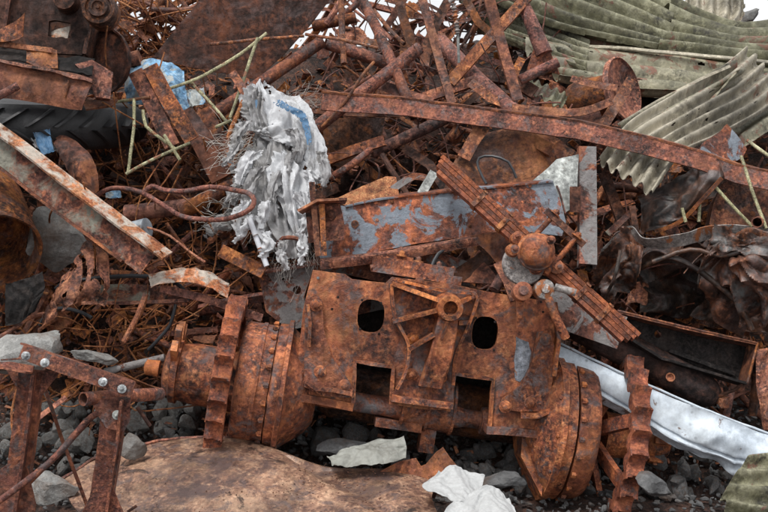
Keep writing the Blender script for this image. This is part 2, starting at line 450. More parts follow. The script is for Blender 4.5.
M['lip'] = rust('grey_lip', ((.13,.115,.11),(.22,.20,.19),(.30,.28,.27),(.36,.33,.30)), 6, paint=(.34,.13,.045), amt=.3, psc=5, gry=.2, vary=.05, rough=.45, pit=.5)
M['skyblue'] = rust('bright_blue_paint', ((.07,.15,.26),(.10,.20,.34),(.14,.27,.42),(.30,.40,.48)), 5, paint=(.36,.38,.37), amt=.60, psc=7, gry=.1, vary=.03, rough=.5, pit=.5, stain=.1, edge=0)
M['rodgreen'] = rust('pale_green_rod', ((.15,.14,.075),(.23,.22,.12),(.31,.295,.17),(.37,.355,.22)), 12, paint=(.22,.10,.05), amt=.3, psc=9, gry=.1, vary=.1, rough=.6, pit=.4, stain=.1, edge=0)
M['zinc'] = rust('zinc_bolt', ((.25,.26,.27),(.38,.39,.40),(.45,.47,.48),(.55,.57,.58)), 14, gry=0, vary=.05, rough=.45, metal=.4, pit=.4, stain=.1, edge=0)
M['yellow'] = rust('ochre_flakes', ((.11,.04,.02),(.24,.08,.03),(.38,.15,.05),(.50,.26,.10)), 16, gry=0, vary=.05, stain=.1, edge=0)
M['twig'] = rust('rusty_wire', (MD, (.26,.09,.035), (.36,.14,.05), (.48,.22,.09)), 8, gry=.3, vary=.3, stain=.35, edge=0)
M['leafsp'] = rust('leaf_spring_rust', ((.06,.026,.018),(.15,.050,.026),(.26,.085,.036),(.38,.13,.05)), 7, gry=.5, vary=.05, stretch=(1,1,1), grain=.62)
M['bluepatch'] = rust('bare_blue_grey', ((.13,.14,.17),(.17,.185,.22),(.20,.215,.25),(.24,.25,.28)), 5, paint=(.25,.11,.05), amt=.2, psc=6, gry=0, vary=.02, rough=.5, pit=.4)
def stone(name, cols, sc=6):
    m, nt, b = nodes(name); v, oi = coords(nt)
    c = ramp(nt, noi(nt, v, sc, 12, .7), [(.3, cols[0]), (.5, cols[1]), (.7, cols[2])])
    c = mix(nt, .8, c, ramp(nt, noi(nt, v, sc*9, 8, .75), [(.3, G3(.5)), (.5, G3(1)), (.7, G3(1.5))]), 'MULTIPLY')
    ve = ramp(nt, noi(nt, v, sc*1.4, 12, .8, 1.5), [(.60, G3(0)), (.70, G3(.5))])
    c = mix(nt, ve, c, (.36,.35,.33))
    rs = ramp(nt, noi(nt, v, sc*.8, 8, .7), [(.48, G3(0)), (.62, G3(.65))]); c = mix(nt, rs, c, (.13,.078,.05))
    hv = N(nt, 'ShaderNodeHueSaturation'); ma = N(nt, 'ShaderNodeMapRange'); ma.inputs['To Min'].default_value = .55; ma.inputs['To Max'].default_value = 1.3
    nt.links.new(oi.outputs['Random'], ma.inputs['Value']); nt.links.new(ma.outputs[0], hv.inputs['Value']); nt.links.new(c, hv.inputs['Color'])
    nt.links.new(hv.outputs[0], b.inputs['Base Color']); b.inputs['Roughness'].default_value = .62
    n1 = bump(nt, noi(nt, v, sc*5, 12, .7), .8, .02); nt.links.new(n1, b.inputs['Normal']); return m
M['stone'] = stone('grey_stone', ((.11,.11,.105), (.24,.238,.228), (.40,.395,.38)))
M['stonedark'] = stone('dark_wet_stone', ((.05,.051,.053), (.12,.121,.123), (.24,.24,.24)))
def plain(name, c, rough=.6, bs=0, sc=30, metal=0, vary=.3, trans=0):
    m, nt, b = nodes(name); v, oi = coords(nt)
    cc = mix(nt, 1.0, c, ramp(nt, noi(nt, v, sc*.4, 8, .7), [(.3, G3(1-vary)), (.7, G3(1+vary))]), 'MULTIPLY')
    nt.links.new(cc, b.inputs['Base Color']); b.inputs['Roughness'].default_value = rough; b.inputs['Metallic'].default_value = metal
    if bs: nt.links.new(bump(nt, noi(nt, v, sc, 8, .7), bs, .01), b.inputs['Normal'])
    return m
M['rubber'] = plain('black_rubber', (.020,.020,.022), .5, .5, 30)
M['hose'] = plain('black_hose', (.022,.024,.028), .45, .2, 20)
M['soil'] = rust('dark_rusty_soil', ((.008,.006,.006),(.020,.013,.011),(.042,.024,.017),(.09,.042,.025)), 9, gry=.3, vary=0, rough=.9, stain=.1, edge=0)
def sack(name, base, dirt, amt, blue=None):
    m, nt, b = nodes(name); v, oi = coords(nt)
    d = ramp(nt, noi(nt, v, 7, 12, .75, .5), [(.62-.3*amt, G3(0)), (.85-.25*amt, G3(1))])
    c = mix(nt, d, base, dirt)
    c = mix(nt, .6, c, ramp(nt, noi(nt, v, 70, 6, .7), [(.3, G3(.72)), (.7, G3(1.2))]), 'MULTIPLY')
    nt.links.new(c, b.inputs['Base Color']); b.inputs['Roughness'].default_value = .6
    w = N(nt, 'ShaderNodeTexNoise'); w.inputs['Scale'].default_value = 26; w.inputs['Detail'].default_value = 9; nt.links.new(v, w.inputs['Vector'])
    nt.links.new(bump(nt, w.outputs['Fac'], .35, .012), b.inputs['Normal'])
    tr_ = N(nt, 'ShaderNodeBsdfTranslucent'); nt.links.new(c, tr_.inputs['Color']); ms = N(nt, 'ShaderNodeMixShader'); ms.inputs[0].default_value = .25
    nt.links.new(b.outputs[0], ms.inputs[1]); nt.links.new(tr_.outputs[0], ms.inputs[2]); nt.links.new(ms.outputs[0], nt.nodes['Material Output'].inputs['Surface']); return m
M['sackw'] = sack('white_woven_sack', (.66,.67,.69), (.26,.24,.22), .30)
M['sackg'] = sack('dirty_woven_sack', (.50,.50,.51), (.15,.135,.12), .7)
M['sackblue'] = sack('blue_stripe', (.10,.22,.38), (.30,.36,.42), .35)
M['cloth'] = sack('grey_green_cloth', (.36,.365,.33), (.16,.15,.13), .5)
M['clothw'] = sack('white_cloth', (.56,.57,.57), (.38,.36,.33), .15)
M['fibre'] = plain('frayed_fibre', (.52,.50,.46), .6, 0, 30)
M['plastic'] = plain('white_plastic', (.60,.62,.66), .4, .1, 20, vary=.2)

# ------------------------------------------------------------------ light and sky
w = bpy.data.worlds.new('World'); S.world = w; w.use_nodes = True
nt = w.node_tree; bg = nt.nodes['Background']
sky = nt.nodes.new('ShaderNodeTexSky'); sky.sky_type = 'NISHITA'; sky.sun_disc = False
SE, SR = R(66), R(215)
sky.sun_elevation = SE; sky.sun_rotation = SR; sky.dust_density = 6; sky.air_density = 1.0; sky.ozone_density = 1
hs = nt.nodes.new('ShaderNodeHueSaturation'); hs.inputs['Saturation'].default_value = .28   # overcast: nearly colourless
nt.links.new(sky.outputs[0], hs.inputs['Color'])
tcw = nt.nodes.new('ShaderNodeTexCoord'); cn = nt.nodes.new('ShaderNodeTexNoise'); cn.inputs['Scale'].default_value = 2.2; cn.inputs['Detail'].default_value = 8
nt.links.new(tcw.outputs['Generated'], cn.inputs['Vector'])
clouds = ramp(nt, cn.outputs['Fac'], [(.3, (4.4,4.5,4.7)), (.7, (7.4,7.4,7.4))])       # overcast cloud deck
cm = mix(nt, .9, hs.outputs[0], clouds)
nt.links.new(cm, bg.inputs['Color'])
bg.inputs['Strength'].default_value = .15
sl = bpy.data.lights.new('sun', 'SUN'); so = bpy.data.objects.new('sun', sl); COL.objects.link(so)
sl.energy = 2.0; sl.angle = R(14); sl.color = (1, .975, .94)
sd = Vector((math.sin(SR)*math.cos(SE), math.cos(SR)*math.cos(SE), math.sin(SE)))
so.rotation_euler = sd.to_track_quat('Z', 'Y').to_euler(); so.location = (0, 0, 12)
S.view_settings.view_transform = 'Standard'; S.view_settings.look = 'None'; S.view_settings.exposure = .36; S.view_settings.gamma = 1
S.view_settings.use_curve_mapping = False

# ------------------------------------------------------------------ ground and heap
GP = [(-60,-.15),(4.5,-.15),(5.0,-.10),(5.35,.16),(5.7,.62),(6.1,1.13),(6.6,1.68),(7.4,2.08),(8.5,2.2),(10,2.0),(13,.6),(16,-.15),(400,-.15)]
def gz(x, y):
    for (a, za), (b, zb) in zip(GP, GP[1:]):
        if a <= y <= b:
            t = (y-a)/(b-a); z = za+(zb-za)*t; break
    else: z = -.15
    fade = 1 if abs(x) < 5 else max(0, 1-(abs(x)-5)/6)
    z = -.15+(z+.15)*fade
    n = noise.noise(Vector((x*2.1, y*2.1, 0)))*.10 + noise.noise(Vector((x*7, y*7, 3)))*.045
    k = min(1, max(.25, (y-4.6)/1.2)) if y < 14 else .3
    return z + n*k
YS = [5.0, 5.35, 5.7, 6.1, 6.6, 7.4]; PYS = [486, 404, 305, 205, 104, 62]
def hy(py):
    if py >= PYS[0]: return YS[0]
    for i in range(5):
        if PYS[i] >= py >= PYS[i+1]: return YS[i]+(YS[i+1]-YS[i])*(PYS[i]-py)/(PYS[i]-PYS[i+1])
    return 7.4
def ground():
    xs = [-300,-80,-30,-12] + list(np.arange(-8, 8.01, .11)) + [12,30,80,300]
    ys = [-60,-20,-5,0,2,3] + list(np.arange(3.5, 11, .09)) + [12,13,14,15,16,20,40,100,400]
    vs = [(x, y, gz(x, y)) for y in ys for x in xs]; W = len(xs)
    fs = [(j*W+i, j*W+i+1, (j+1)*W+i+1, (j+1)*W+i) for j in range(len(ys)-1) for i in range(W-1)]
    MB().add(vs, fs).obj('ground', M['soil'], kind='structure', sharp=180)
ground()

# ------------------------------------------------------------------ general bar maker
def bar(name, label, cat, path, w, kind='rod', mat='red', h=None, t=None, hint=(0,-1,.3), roll=0, group=None, smooth=False, side=1, tow=-1, parent=None, jit=.0015, scale=None, step=.05, hollow=0, kindp=None):
    s = mpp(V3(path[0]).y); W = w*s; H = (h if h else w*.6)*s; Tk = (t*s if t else max(.004, W*.10))
    inner = None
    if kind == 'rod': prof = circ(W/2, 8)
    elif kind == 'pipe': prof = circ(W/2, 18)
    elif kind == 'tube': prof = circ(W/2, 20); hollow = hollow or .18
    elif kind == 'flat': prof = dens(p_flat(W, Tk), .03)
    elif kind == 'angle': prof = dens(p_angle(W, H, Tk, side, tow), .03)
    elif kind == 'chan': prof = dens(p_chan(W, H, Tk, tow), .03)
    elif kind == 'box': prof = dens(p_flat(W, H), .03)
    elif kind == 'ibeam': prof = dens(p_ibeam(W, H, Tk), .03)
    mb = sweep(path, prof, hint, roll, step, smooth, jit, hollow, scale)
    return mb.obj(name, M[mat], parent, label, cat, group, kindp)

# ================================================================== AXLE (hero)
axle = T('crawler_axle', 'large orange rusty crawler drive axle with two toothed sprockets lying on the rubble', 'axle')
AL, AR = P(180,372,4.93), P(650,441,5.04)
XA = (AR-AL).normalized()
def AX(px, off=0): return AL + (AR-AL)*((px-180)/470)
nrm = Vector((0,-1,.16)); nrm = (nrm-XA*nrm.dot(XA)).normalized()
UPA = nrm.cross(XA)
if UPA.z < 0: UPA = -UPA
plo = AX(425) + nrm*.20
APL = PL(plo, nrm, XA)
outline = [(313,270),(345,274),(352,279),(386,283),(392,277),(452,284),(480,290),(520,297),(553,302),(556,330),(550,380),(543,432),(515,429),(488,426),(493,378),(455,373),(448,410),(420,409),(391,404),(393,366),(354,360),(352,404),(322,400),(294,394),(299,350),(303,310)]
hA = ellipse(371,316,13.5,16.5,24,.1,.75); hB = ellipse(485,333,13,16.5,24,.1,.75)
plate(APL, outline, [hA, hB], t=.022, dens_=.03, warp=.0025, jag=.0012).obj('front_plate', M['axle'], axle)
bvm = bpy.data.objects[[o.name for o in bpy.data.objects if o.name.startswith('front_plate')][-1]].modifiers.new('bevel', 'BEVEL'); bvm.width = .004; bvm.segments = 2; bvm.limit_method = 'ANGLE'; bvm.angle_limit = R(60)
# housing walls behind the plate
mb = MB(); sh = [(303,300),(313,270),(345,274),(386,283),(452,284),(520,297),(553,302),(556,330),(543,432)]
ring = [APL.pt(*p) for p in sh]
for a, b in zip(ring, ring[1:]):
    n_ = max(1, int((b-a).length/.06))
    for k in range(n_):
        p, q = a.lerp(b, k/n_), a.lerp(b, (k+1)/n_); d = -nrm
        inw = (APL.pt(425,350)-(p+q)/2).normalized()*.015
        st = len(mb.v); mb.v += [tuple(x) for x in (p+d*.021, q+d*.021, q+d*.40, p+d*.40, p+d*.021+inw, q+d*.021+inw, q+d*.40+inw, p+d*.40+inw)]
        mb.f += [(st,st+1,st+2,st+3),(st+7,st+6,st+5,st+4)]
mb.obj('housing', M['axle_dark'], axle, recalc=False)
plate(APL, [(303,300),(313,270),(553,302),(543,432),(294,394)], t=.02, out=-.40, dens_=.08).obj('rear_plate', M['black'], axle)  # black colour puts the shade of the housing interior into this plate
# frames round the two square openings and the bottom flange
for seq in ([(353,404),(355,361),(393,367),(391,404)], [(448,411),(455,374),(493,379),(489,430)]):
    sweep([APL.pt(*p, .006) for p in seq], p_flat(.018,.02), nrm, jit=.001).obj('opening_frame', M['axle'], axle)
for seq in ([(293,396),(325,401),(353,407)], [(486,429),(515,431),(545,435)]):
    sweep([APL.pt(*p, -.05) for p in seq], dens(p_flat(.035,.16),.03), nrm, jit=.002).obj('bottom_flange', M['axle_dark'], axle)
# cross tube and its collars
o = AX(425)+UPA*(-.012)+nrm*.07
def alen(px): return (AX(px)-AX(425)).dot(XA)
lathe([(alen(300),.0001),(alen(300),.046),(alen(380),.046),(alen(392),.052),(alen(452),.052),(alen(460),.043),(alen(474),.043),(alen(475),.064),(alen(481),.068),(alen(486),.064),(alen(487),.044),(alen(540),.044),(alen(540),.0001)], o, XA, 32).obj('cross_tube', M['axle_dark'], axle)
# curved sump casting with ribs
def sump(x, r, th, k):
    return x, r
mbs = MB()
lathe([(alen(396),.0001),(alen(396),.105),(alen(398),.118),(alen(446),.118),(alen(448),.105),(alen(448),.0001)], AX(425)+nrm*.045+UPA*.02, XA, 40, mb=mbs)
for px in (397,421,446): lathe([(alen(px)-.006,.11),(alen(px)-.006,.128),(alen(px)+.006,.128),(alen(px)+.006,.11)], AX(425)+nrm*.045+UPA*.02, XA, 40, mb=mbs)
mbs.obj('sump', M['axle_dark'], axle)
# lower rear casting seen in the dark below
lathe([(alen(318),.0001),(alen(318),.10),(alen(330),.13),(alen(520),.13),(alen(535),.10),(alen(535),.0001)], AX(425)-nrm*.14+UPA*.0, XA, 32).obj('rear_casting', M['dark'], axle)  # dark rust colour deepens the shade inside the openings
mb = MB()
mb.box(APL.pt(431,440,-.16), XA, nrm, UPA, .07, .10, .16); mb.box(APL.pt(400,428,-.13), XA, nrm, UPA, .22, .12, .04)
mb.obj('lower_bracket', M['axle_dark'], axle)
# central bracket: base plate, webs, boss, arm
bpl = [(391,397),(396,386),(405,370),(407,348),(403,338),(394,322),(390,302),(389,283),(397,278),(440,288),(468,290),(478,296),(474,306),(468,322),(460,340),(453,358),(452,384),(453,396),(453,404),(420,401)]
plate(APL, bpl, t=.020, out=.0225, dens_=.03, warp=.001).obj('bracket_base', M['axle_dark'], axle)
sweep([APL.pt(391,397,.034), APL.pt(452,405,.034)], p_flat(.030,.028), nrm, jit=.001).obj('bracket_foot', M['axle'], axle)
boss = APL.pt(446,307)
lathe([(.02,.0001),(.02,.072),(.155,.060),(.165,.056),(.165,.033),(.10,.031),(.10,.0001)], boss, nrm, 32, ref=(1,0,0)).obj('boss', M['axle'], axle)
def web(a, b, ha, hb, th=.020):
    pa, pb = APL.pt(*a), APL.pt(*b); d = (pb-pa).normalized(); sd_ = d.cross(nrm)*th/2
    v = []
    n_ = 6
    for i in range(n_+1):
        p = pa.lerp(pb, i/n_); hh = ha+(hb-ha)*(i/n_)
        for s_ in (-1, 1):
            for q in (.02, .02+hh): v.append(p + sd_*s_ + nrm*q)
    f = []
    for i in range(n_):
        s0 = i*4; s1 = s0+4
        f += [(s0,s1,s1+1,s0+1),(s0+2,s0+3,s1+3,s1+2),(s0+1,s1+1,s1+3,s0+3),(s0,s0+2,s1+2,s1)]
    f += [(0,1,3,2),(n_*4,n_*4+2,n_*4+3,n_*4+1)]
    return MB().add(v, f).rough(.001)
for a, b, ha, hb in (((437,300),(391,283),.135,.045),((434,309),(392,321),.125,.035),((431,333),(406,350),.105,.03),((456,302),(470,297),.10,.03),((456,322),(468,322),.08,.03)):
    web(a, b, ha, hb).obj('rib', M['axle'], axle)
for seq in (((391,284),(392,302),(396,320),(405,337),(408,350),(405,370),(396,388)),((397,280),(440,290),(470,293)),((476,298),(473,308),(467,324),(459,342),(453,360),(452,384))):
    sweep([APL.pt(*q_, .048) for q_ in seq], dens(p_flat(.014,.016),.012), nrm, jit=.001, smooth=True).obj('raised_border', M['axle'], axle)
# the arm: a thick tapered block from boss to foot
mb = MB(); v = []
for (px, py, wd, hh) in ((446,312,.088,.13),(443,330,.098,.125),(439,352,.105,.105),(434,370,.108,.085),(429,386,.108,.062)):
    c = APL.pt(px, py)
    for (a, q) in ((-1,.02),(-1,hh-.008),(-.86,hh),(.86,hh),(1,hh-.008),(1,.02)): v.append(c + XA*(a*wd/2) + nrm*q)
f = []
for i in range(4):
    for j in range(6):
        j2 = (j+1) % 6; f.append((i*6+j, i*6+j2, (i+1)*6+j2, (i+1)*6+j))
f += [(0,1,2,3,4,5),(29,28,27,26,25,24)]
MB().add(v, f).rough(.0015).obj('arm', M['axle'], axle)
sweep([APL.pt(445,313,.150), APL.pt(441,326,.140), APL.pt(438,338,.118)], dens(p_flat(.012,.02),.01), nrm, jit=0).obj('rib', M['axle'], axle)
# side lugs with curved cut
plate(APL, [(305,300),(316,294),(322,300),(324,330),(331,356),(346,376),(353,388),(350,397),(322,395),(304,386)], t=.026, out=.0285, dens_=.03, warp=.001).obj('side_lug', M['axle_dark'], axle)
sweep([APL.pt(308,304,.045), APL.pt(310,322,.05), APL.pt(309,345,.045)], dens(p_flat(.014,.05),.02), nrm, jit=.002).obj('welded_strip', M['axle'], axle)
sweep([APL.pt(306,380,.04), APL.pt(316,387,.045), APL.pt(335,389,.04), APL.pt(352,393,.04)], p_flat(.02,.04), nrm, jit=.003).obj('welded_strip', M['axle_dark'], axle)
plate(APL, [(536,332),(549,330),(553,345),(551,380),(546,410),(520,411),(498,408),(502,398),(520,385),(531,362)], t=.026, out=.0285, dens_=.03, warp=.001).obj('side_lug', M['axle_dark'], axle)
sweep([APL.pt(519,414,.04), APL.pt(535,414,.05), APL.pt(547,409,.05)], p_flat(.022,.05), nrm, jit=.002).obj('welded_strip', M['axle'], axle)
sweep([APL.pt(553,302,.02), APL.pt(557,335,.025), APL.pt(552,375,.02)], p_flat(.020,.06), nrm, jit=.002).obj('welded_strip', M['axle'], axle)
# bare grey smear on the plate
plate(APL, [(516,333),(522,330),(527,338),(531,352),(528,370),(520,382),(515,380),(514,360),(516,345)], t=.0012, out=.0018, dens_=.02, warp=0, jag=.002).obj('bare_patch', M['bluepatch'], axle)
BOLTS = [(395,285),(471,297),(411,374),(440,377),(412,338),(419,282),(544,339),(529,402),(504,406),(316,305),(320,371),(344,385)]
for i, (x, y) in enumerate(BOLTS):
    on = .0285 if i in (6,7,8,9,10,11) else .0225
    hexbolt(APL.pt(x, y, on+.001), nrm, .0165 if i != 5 else .013, .02).obj('bolt', M['axle_dark'] if i % 2 else M['axle'], axle)
hexbolt(APL.pt(318,278,.002), nrm, .008, .006, False).obj('small_bolt', M['zinc'], axle)
for (x, y) in ((362,300),(381,303),(360,329),(379,334),(476,318),(495,322),(475,348),(494,350),(332,309),(338,297),(541,302),(543,312)):
    lathe([(-.001,.006),(.003,.0055),(.004,.0001)], APL.pt(x, y, .0005), nrm, 10, ref=(1,0,0)).obj('stud', M['black'], axle)
# cover and linkage on top of the housing
mb = MB()
def atop(px, py, d): return APL.pt(px, py, -d)
mb.box(atop(415,270,.13), XA, nrm, UPA, .38, .16, .075); mb.box(atop(400,262,.14), XA, nrm, UPA, .14, .10, .06); mb.box(atop(452,281,.10), XA, nrm, UPA, .10, .13, .05)
mb.rough(.004, 12); mb.obj('top_cover', M['axle_dark'], axle)
for x, y in ((388,262),(403,256),(420,262),(441,267),(455,272)):
    hexbolt(atop(x, y, .08), UPA, .014, .02).obj('bolt', M['axle'], axle)
sweep([atop(372,268,.1), atop(395,265,.10), atop(450,275,.09)], circ(.014,10), nrm, jit=.003).obj('rod', M['axle'], axle)
# ---- drums
def sc_(px): return (AX(px)-AL).dot(XA)
KL, KR = 4.94/5.14, 5.03/4.83
def dl(mb_, prof, mod=None, n=64):
    k = KL if prof[0][0] < 400 else KR
    rm = max(r for _, r in prof); sft = rm*(22 if prof[0][0] < 400 else -58); prof = [(p+sft, r) for p, r in prof]
    return lathe([(sc_(p), r*k) for p, r in prof], AL, XA, n, mod=mod, mb=mb_)
def worn(x, r, th, k):
    q = Vector((x*9, math.cos(th)*r*9, math.sin(th)*r*9)); return x+noise.noise(q+Vector((5,5,5)))*.004, r+noise.noise(q)*.004*(r > .01)
dl(MB(), [(229,.0001),(229,.268),(231,.290),(234,.297),(246,.299),(247,.305),(250,.305),(251,.298),(259,.297),(261,.300)], worn).obj('brake_drum', M['axle_dark'], axle)
dl(MB(), [(261,.0001),(261,.300),(262,.312),(270,.314),(271,.335),(275,.336),(276,.30),(281,.28),(292,.24),(300,.20),(306,.15),(306,.0001)], worn).obj('flange', M['axle_dark'], axle)
for k in range(22):
    th = k*2*math.pi/22+.1; d = nrm*math.cos(th)+UPA*math.sin(th)
    hexbolt(AL+XA*sc_(268)+d*.305*KL, -XA, .014, .02, False).obj('flange_bolt', M['axle'], axle)
dl(MB(), [(538,.0001),(538,.16),(543,.20),(552,.29),(560,.335),(560,.345),(566,.346),(567,.332),(576,.330),(577,.0001)], worn).obj('flange', M['axle'], axle)
dl(MB(), [(577.5,.0001),(577.5,.325),(586,.322),(594,.316),(599,.300),(601,.27),(601,.0001)], worn).obj('brake_drum', M['axle_dark'], axle)
for k in range(24):
    th = k*2*math.pi/24; d = nrm*math.cos(th)+UPA*math.sin(th)
    hexbolt(AL+XA*sc_(558.5)+d*.328*KR, XA, .014, .022, False).obj('flange_bolt', M['axle'], axle)
    if k % 2 == 0: hexbolt(AL+XA*sc_(541)+d*.325*KR, -XA, .012, .012, False).obj('flange_bolt', M['axle_dark'], axle)
# webbed wedge below the right flange
mb = MB(); c0 = AL+XA*sc_(530)
v = []
for xx in (sc_(514), sc_(538)):
    for (a, b) in ((.12,.10),(.20,-.30),(.05,-.33),(-.1,-.1)): v.append(AL+XA*xx+nrm*a*(1 if xx < sc_(522) else 1.15)+UPA*b*(1 if xx > sc_(522) else .45))
MB().add(v, [(0,1,2,3),(7,6,5,4),(0,4,5,1),(1,5,6,2),(2,6,7,3),(3,7,4,0)]).obj('flange_web', M['axle'], axle)
# ---- hubs
dl(MB(), [(160,.0001),(160,.06),(163,.11),(168,.125),(170,.155),(176,.158),(177,.140),(190,.150),(206,.152),(214,.16),(236,.17),(236,.0001)], worn).obj('hub', M['axle'], axle)
mbh = MB()
for k in range(4):
    th = -.3+k*.5; d = nrm*math.cos(th+.9)+UPA*math.sin(th+.9)
    mbh.box(AL+XA*sc_(175)+d*.19, XA, d, d.cross(XA), .03, .10, .055)
mbh.rough(.006, 14); mbh.obj('hub_lug', M['axle'], axle)
lathe([(0,.0001),(0,.04),(-.06,.037),(-.07,.02),(-.07,.0001)], AL+XA*sc_(160), XA, 20).obj('axle_stub', M['axle_dark'], axle)
dl(MB(), [(606,.0001),(606,.11),(625,.10),(645,.09),(650,.08),(672,.075),(674,.06),(674,.0001)], worn).obj('hub', M['axle'], axle)
for k in range(5):
    th = .2+k*1.25; d = nrm*math.cos(th)+UPA*math.sin(th)
    MB().box(AL+XA*sc_(655)+d*.085, XA, d, d.cross(XA), .07, .05, .03).rough(.006, 14).obj('hub_lug', M['axle'], axle)
# ---- sprockets: cusped rims on spokes
def sprocket(px0, px1, R0, spk_px, hubpx, ph=0):
    a, b = sc_(px0), sc_(px1); wd = b-a; NT = 25
    def md(x, r, th, k):
        t = (x-a)/wd
        if 1 <= k <= 11:
            th2 = th + ph + .028*(1-(2*t-1)**2)
            c = abs(math.sin(th2*NT/2)); r = r - .042*(1-(1-c)**1.35) - .004*(1-(2*t-1)**2)
        q = Vector((x*12, math.cos(th)*4, math.sin(th)*4)); return x+noise.noise(q)*.002, r+noise.noise(q+Vector((3,3,3)))*.002
    m_ = MB()
    pr = [(a+.006,R0-.080),(a,R0-.060),(a,R0-.004),(a+.004,R0)]+[(a+wd*f_,R0) for f_ in (.25,.4,.55,.7,.85)]+[(b-.004,R0),(b,R0-.004),(b,R0-.060),(b-.006,R0-.080)]
    lathe(pr, AL, XA, 324, mod=md, mb=m_, closed=True)
    sp = m_.obj('sprocket', M['sprk'], axle, sharp=42)
    for k in range(7):
        th = k*2*math.pi/7+.35; d = nrm*math.cos(th)+UPA*math.sin(th)
        q0 = AL+XA*sc_(hubpx)+d*.10; q1 = AL+XA*sc_((hubpx+spk_px)/2)+d*(R0*.55); q2 = AL+XA*sc_(spk_px)+d*(R0-.07)
        sweep([q0, q1, q2], dens(p_flat(.065,.028),.03), XA, jit=.002, step=.05).obj('spoke', M['sprk'], sp)
sprocket(216, 233, .405, 225, 228)
sprocket(604, 621, .44, 610, 592, .1)

# ================================================================== LEAF SPRING and ball joint
ls = T('leaf_spring', 'long straight rusty leaf spring pack lying diagonally across the blue box beam', 'leaf spring')
pA, pB = P(437,162,5.05), P(634,341,4.62)
dirl = (pB-pA).normalized(); hl = Vector((0,-1,.45)); hl = (hl-dirl*hl.dot(dirl)).normalized(); bl = dirl.cross(hl)
s5 = mpp(4.85)
for k, (t0, t1) in enumerate(((0,1),(.005,.995),(.012,.985),(.03,.97))):
    a, b = pA.lerp(pB, t0), pA.lerp(pB, t1); off = hl*(-.004*k) + bl*(-6.9+4.6*k)*s5
    sweep([a+off, b+off], dens([(-2.15*s5,-.022),(2.15*s5,-.022),(2.15*s5,.022),(-2.15*s5,.022)], .02), hl, jit=.0012, step=.04).obj('leaf', M['leafsp'], ls)
for t in (.225,.355,.745,.855):
    c = pA.lerp(pB, t)
    mb = MB(); mb.box(c+hl*.018, bl, dirl, hl, 20*s5, .024, .008); mb.box(c+bl*9.6*s5, bl, dirl, hl, .008, .024, .06); mb.box(c-bl*9.6*s5, bl, dirl, hl, .008, .024, .06)
    mb.rough(.0015, 20); cl = mb.obj('clip', M['orange'], ls)
    hexbolt(c+hl*.024, hl, .009, .008, False).obj('bolt', M['axle'], cl)
# u-bolt frame
cu = pA.lerp(pB, .60)
q = [P(538,219,4.80), P(551,213,4.80), P(577,237,4.76), P(573,243,4.76)]
for a, b in ((P(553,216,4.78),P(528,243,4.74)), (P(575,239,4.75),P(546,274,4.70))):
    sweep([a, b], circ(.0125,12), nrm, jit=.001).obj('clamp_bolt', M['axle'], ls)
    hexbolt(a+(a-b).normalized()*.008, (a-b), .017, .02).obj('nut', M['axle'], ls)
sweep([P(546,210,4.775), P(584,245,4.745)], dens(p_flat(.030,.016),.02), nrm, jit=.001).obj('clamp_plate', M['orange'], ls)

bj = T('ball_joint', 'round rusty domed ball joint clamped in front of the leaf spring', 'ball joint')
bo = P(537,251,4.66); bn = Vector((.05,-1,.30)).normalized(); s_ = mpp(4.66)
lathe([(.055,.0001),(.054,.2*17*s_),(.050,.5*17*s_),(.038,.8*17*s_),(.02,.97*17*s_),(0,17*s_),(-.012,17.3*s_),(-.014,19*s_),(-.024,19.5*s_),(-.05,17*s_),(-.06,.0001)], bo, bn, 40, ref=(1,0,0), mod=lambda x,r,th,k: (x+noise.noise(Vector((math.cos(th)*3,math.sin(th)*3,k)))*.002, r+noise.noise(Vector((math.cos(th)*2,math.sin(th)*2,k*.5)))*.003*(r>.01))).obj('dome', M['axle'], bj)
lathe([(-.055,.0001),(-.055,21*s_),(-.062,22*s_),(-.075,22*s_),(-.08,.0001)], P(526,262,4.70), bn, 36, ref=(1,0,0)).obj('flange', M['lip'], bj)
for (x, y, wx, hy_) in ((520,236,13,13),(515,248,11,14),(540,264,24,13),(558,264,14,16),(545,240,20,14)):
    lathe([(-.09,.0001),(-.085,min(wx,hy_)*.6*s_),(-.045,min(wx,hy_)*.56*s_),(-.035,.0001)], P(x,y,4.66), bn, 16, ref=(1,0,0)).rough(.006, 16).obj('lug', M['axle'], bj)
for x, y in ((517,236),(515,249),(559,267),(551,240)): hexbolt(P(x,y,4.63), bn, .011, .016).obj('bolt', M['axle_dark'], bj)
for (x, y, r, mt) in ((523,291,9.5,'black'),(545,289,10,'lgrey')):
    st = lathe([(-.07,.0001),(-.07,r*s_),(0,r*s_),(.004,r*.85*s_),(.004,.5*r*s_),(.02,.45*r*s_),(.024,.0001)], P(x,y,4.63), bn, 28, ref=(1,0,0)).obj('bushing', M['axle_dark' if mt=='black' else 'lip'], bj)
lathe([(0,.0001),(0,5*s_),(.03,4.6*s_),(.033,.0001)], P(523,291,4.625), bn, 16, ref=(1,0,0)).obj('pin', M['orange'], bj)
sweep([P(520,302,4.64), P(520,328,4.66)], dens(p_flat(.030,.014),.02), bn, jit=.001).obj('link', M['axle_dark'], bj)
sweep([P(548,298,4.63), P(556,318,4.62), P(566,338,4.63)], circ(.020,12), bn, jit=.002).obj('lever', M['axle'], bj)
sweep([P(555,287,4.62), P(576,293,4.60)], circ(.017,12), bn, jit=.001).obj('grease_rod', M['lip'], bj)

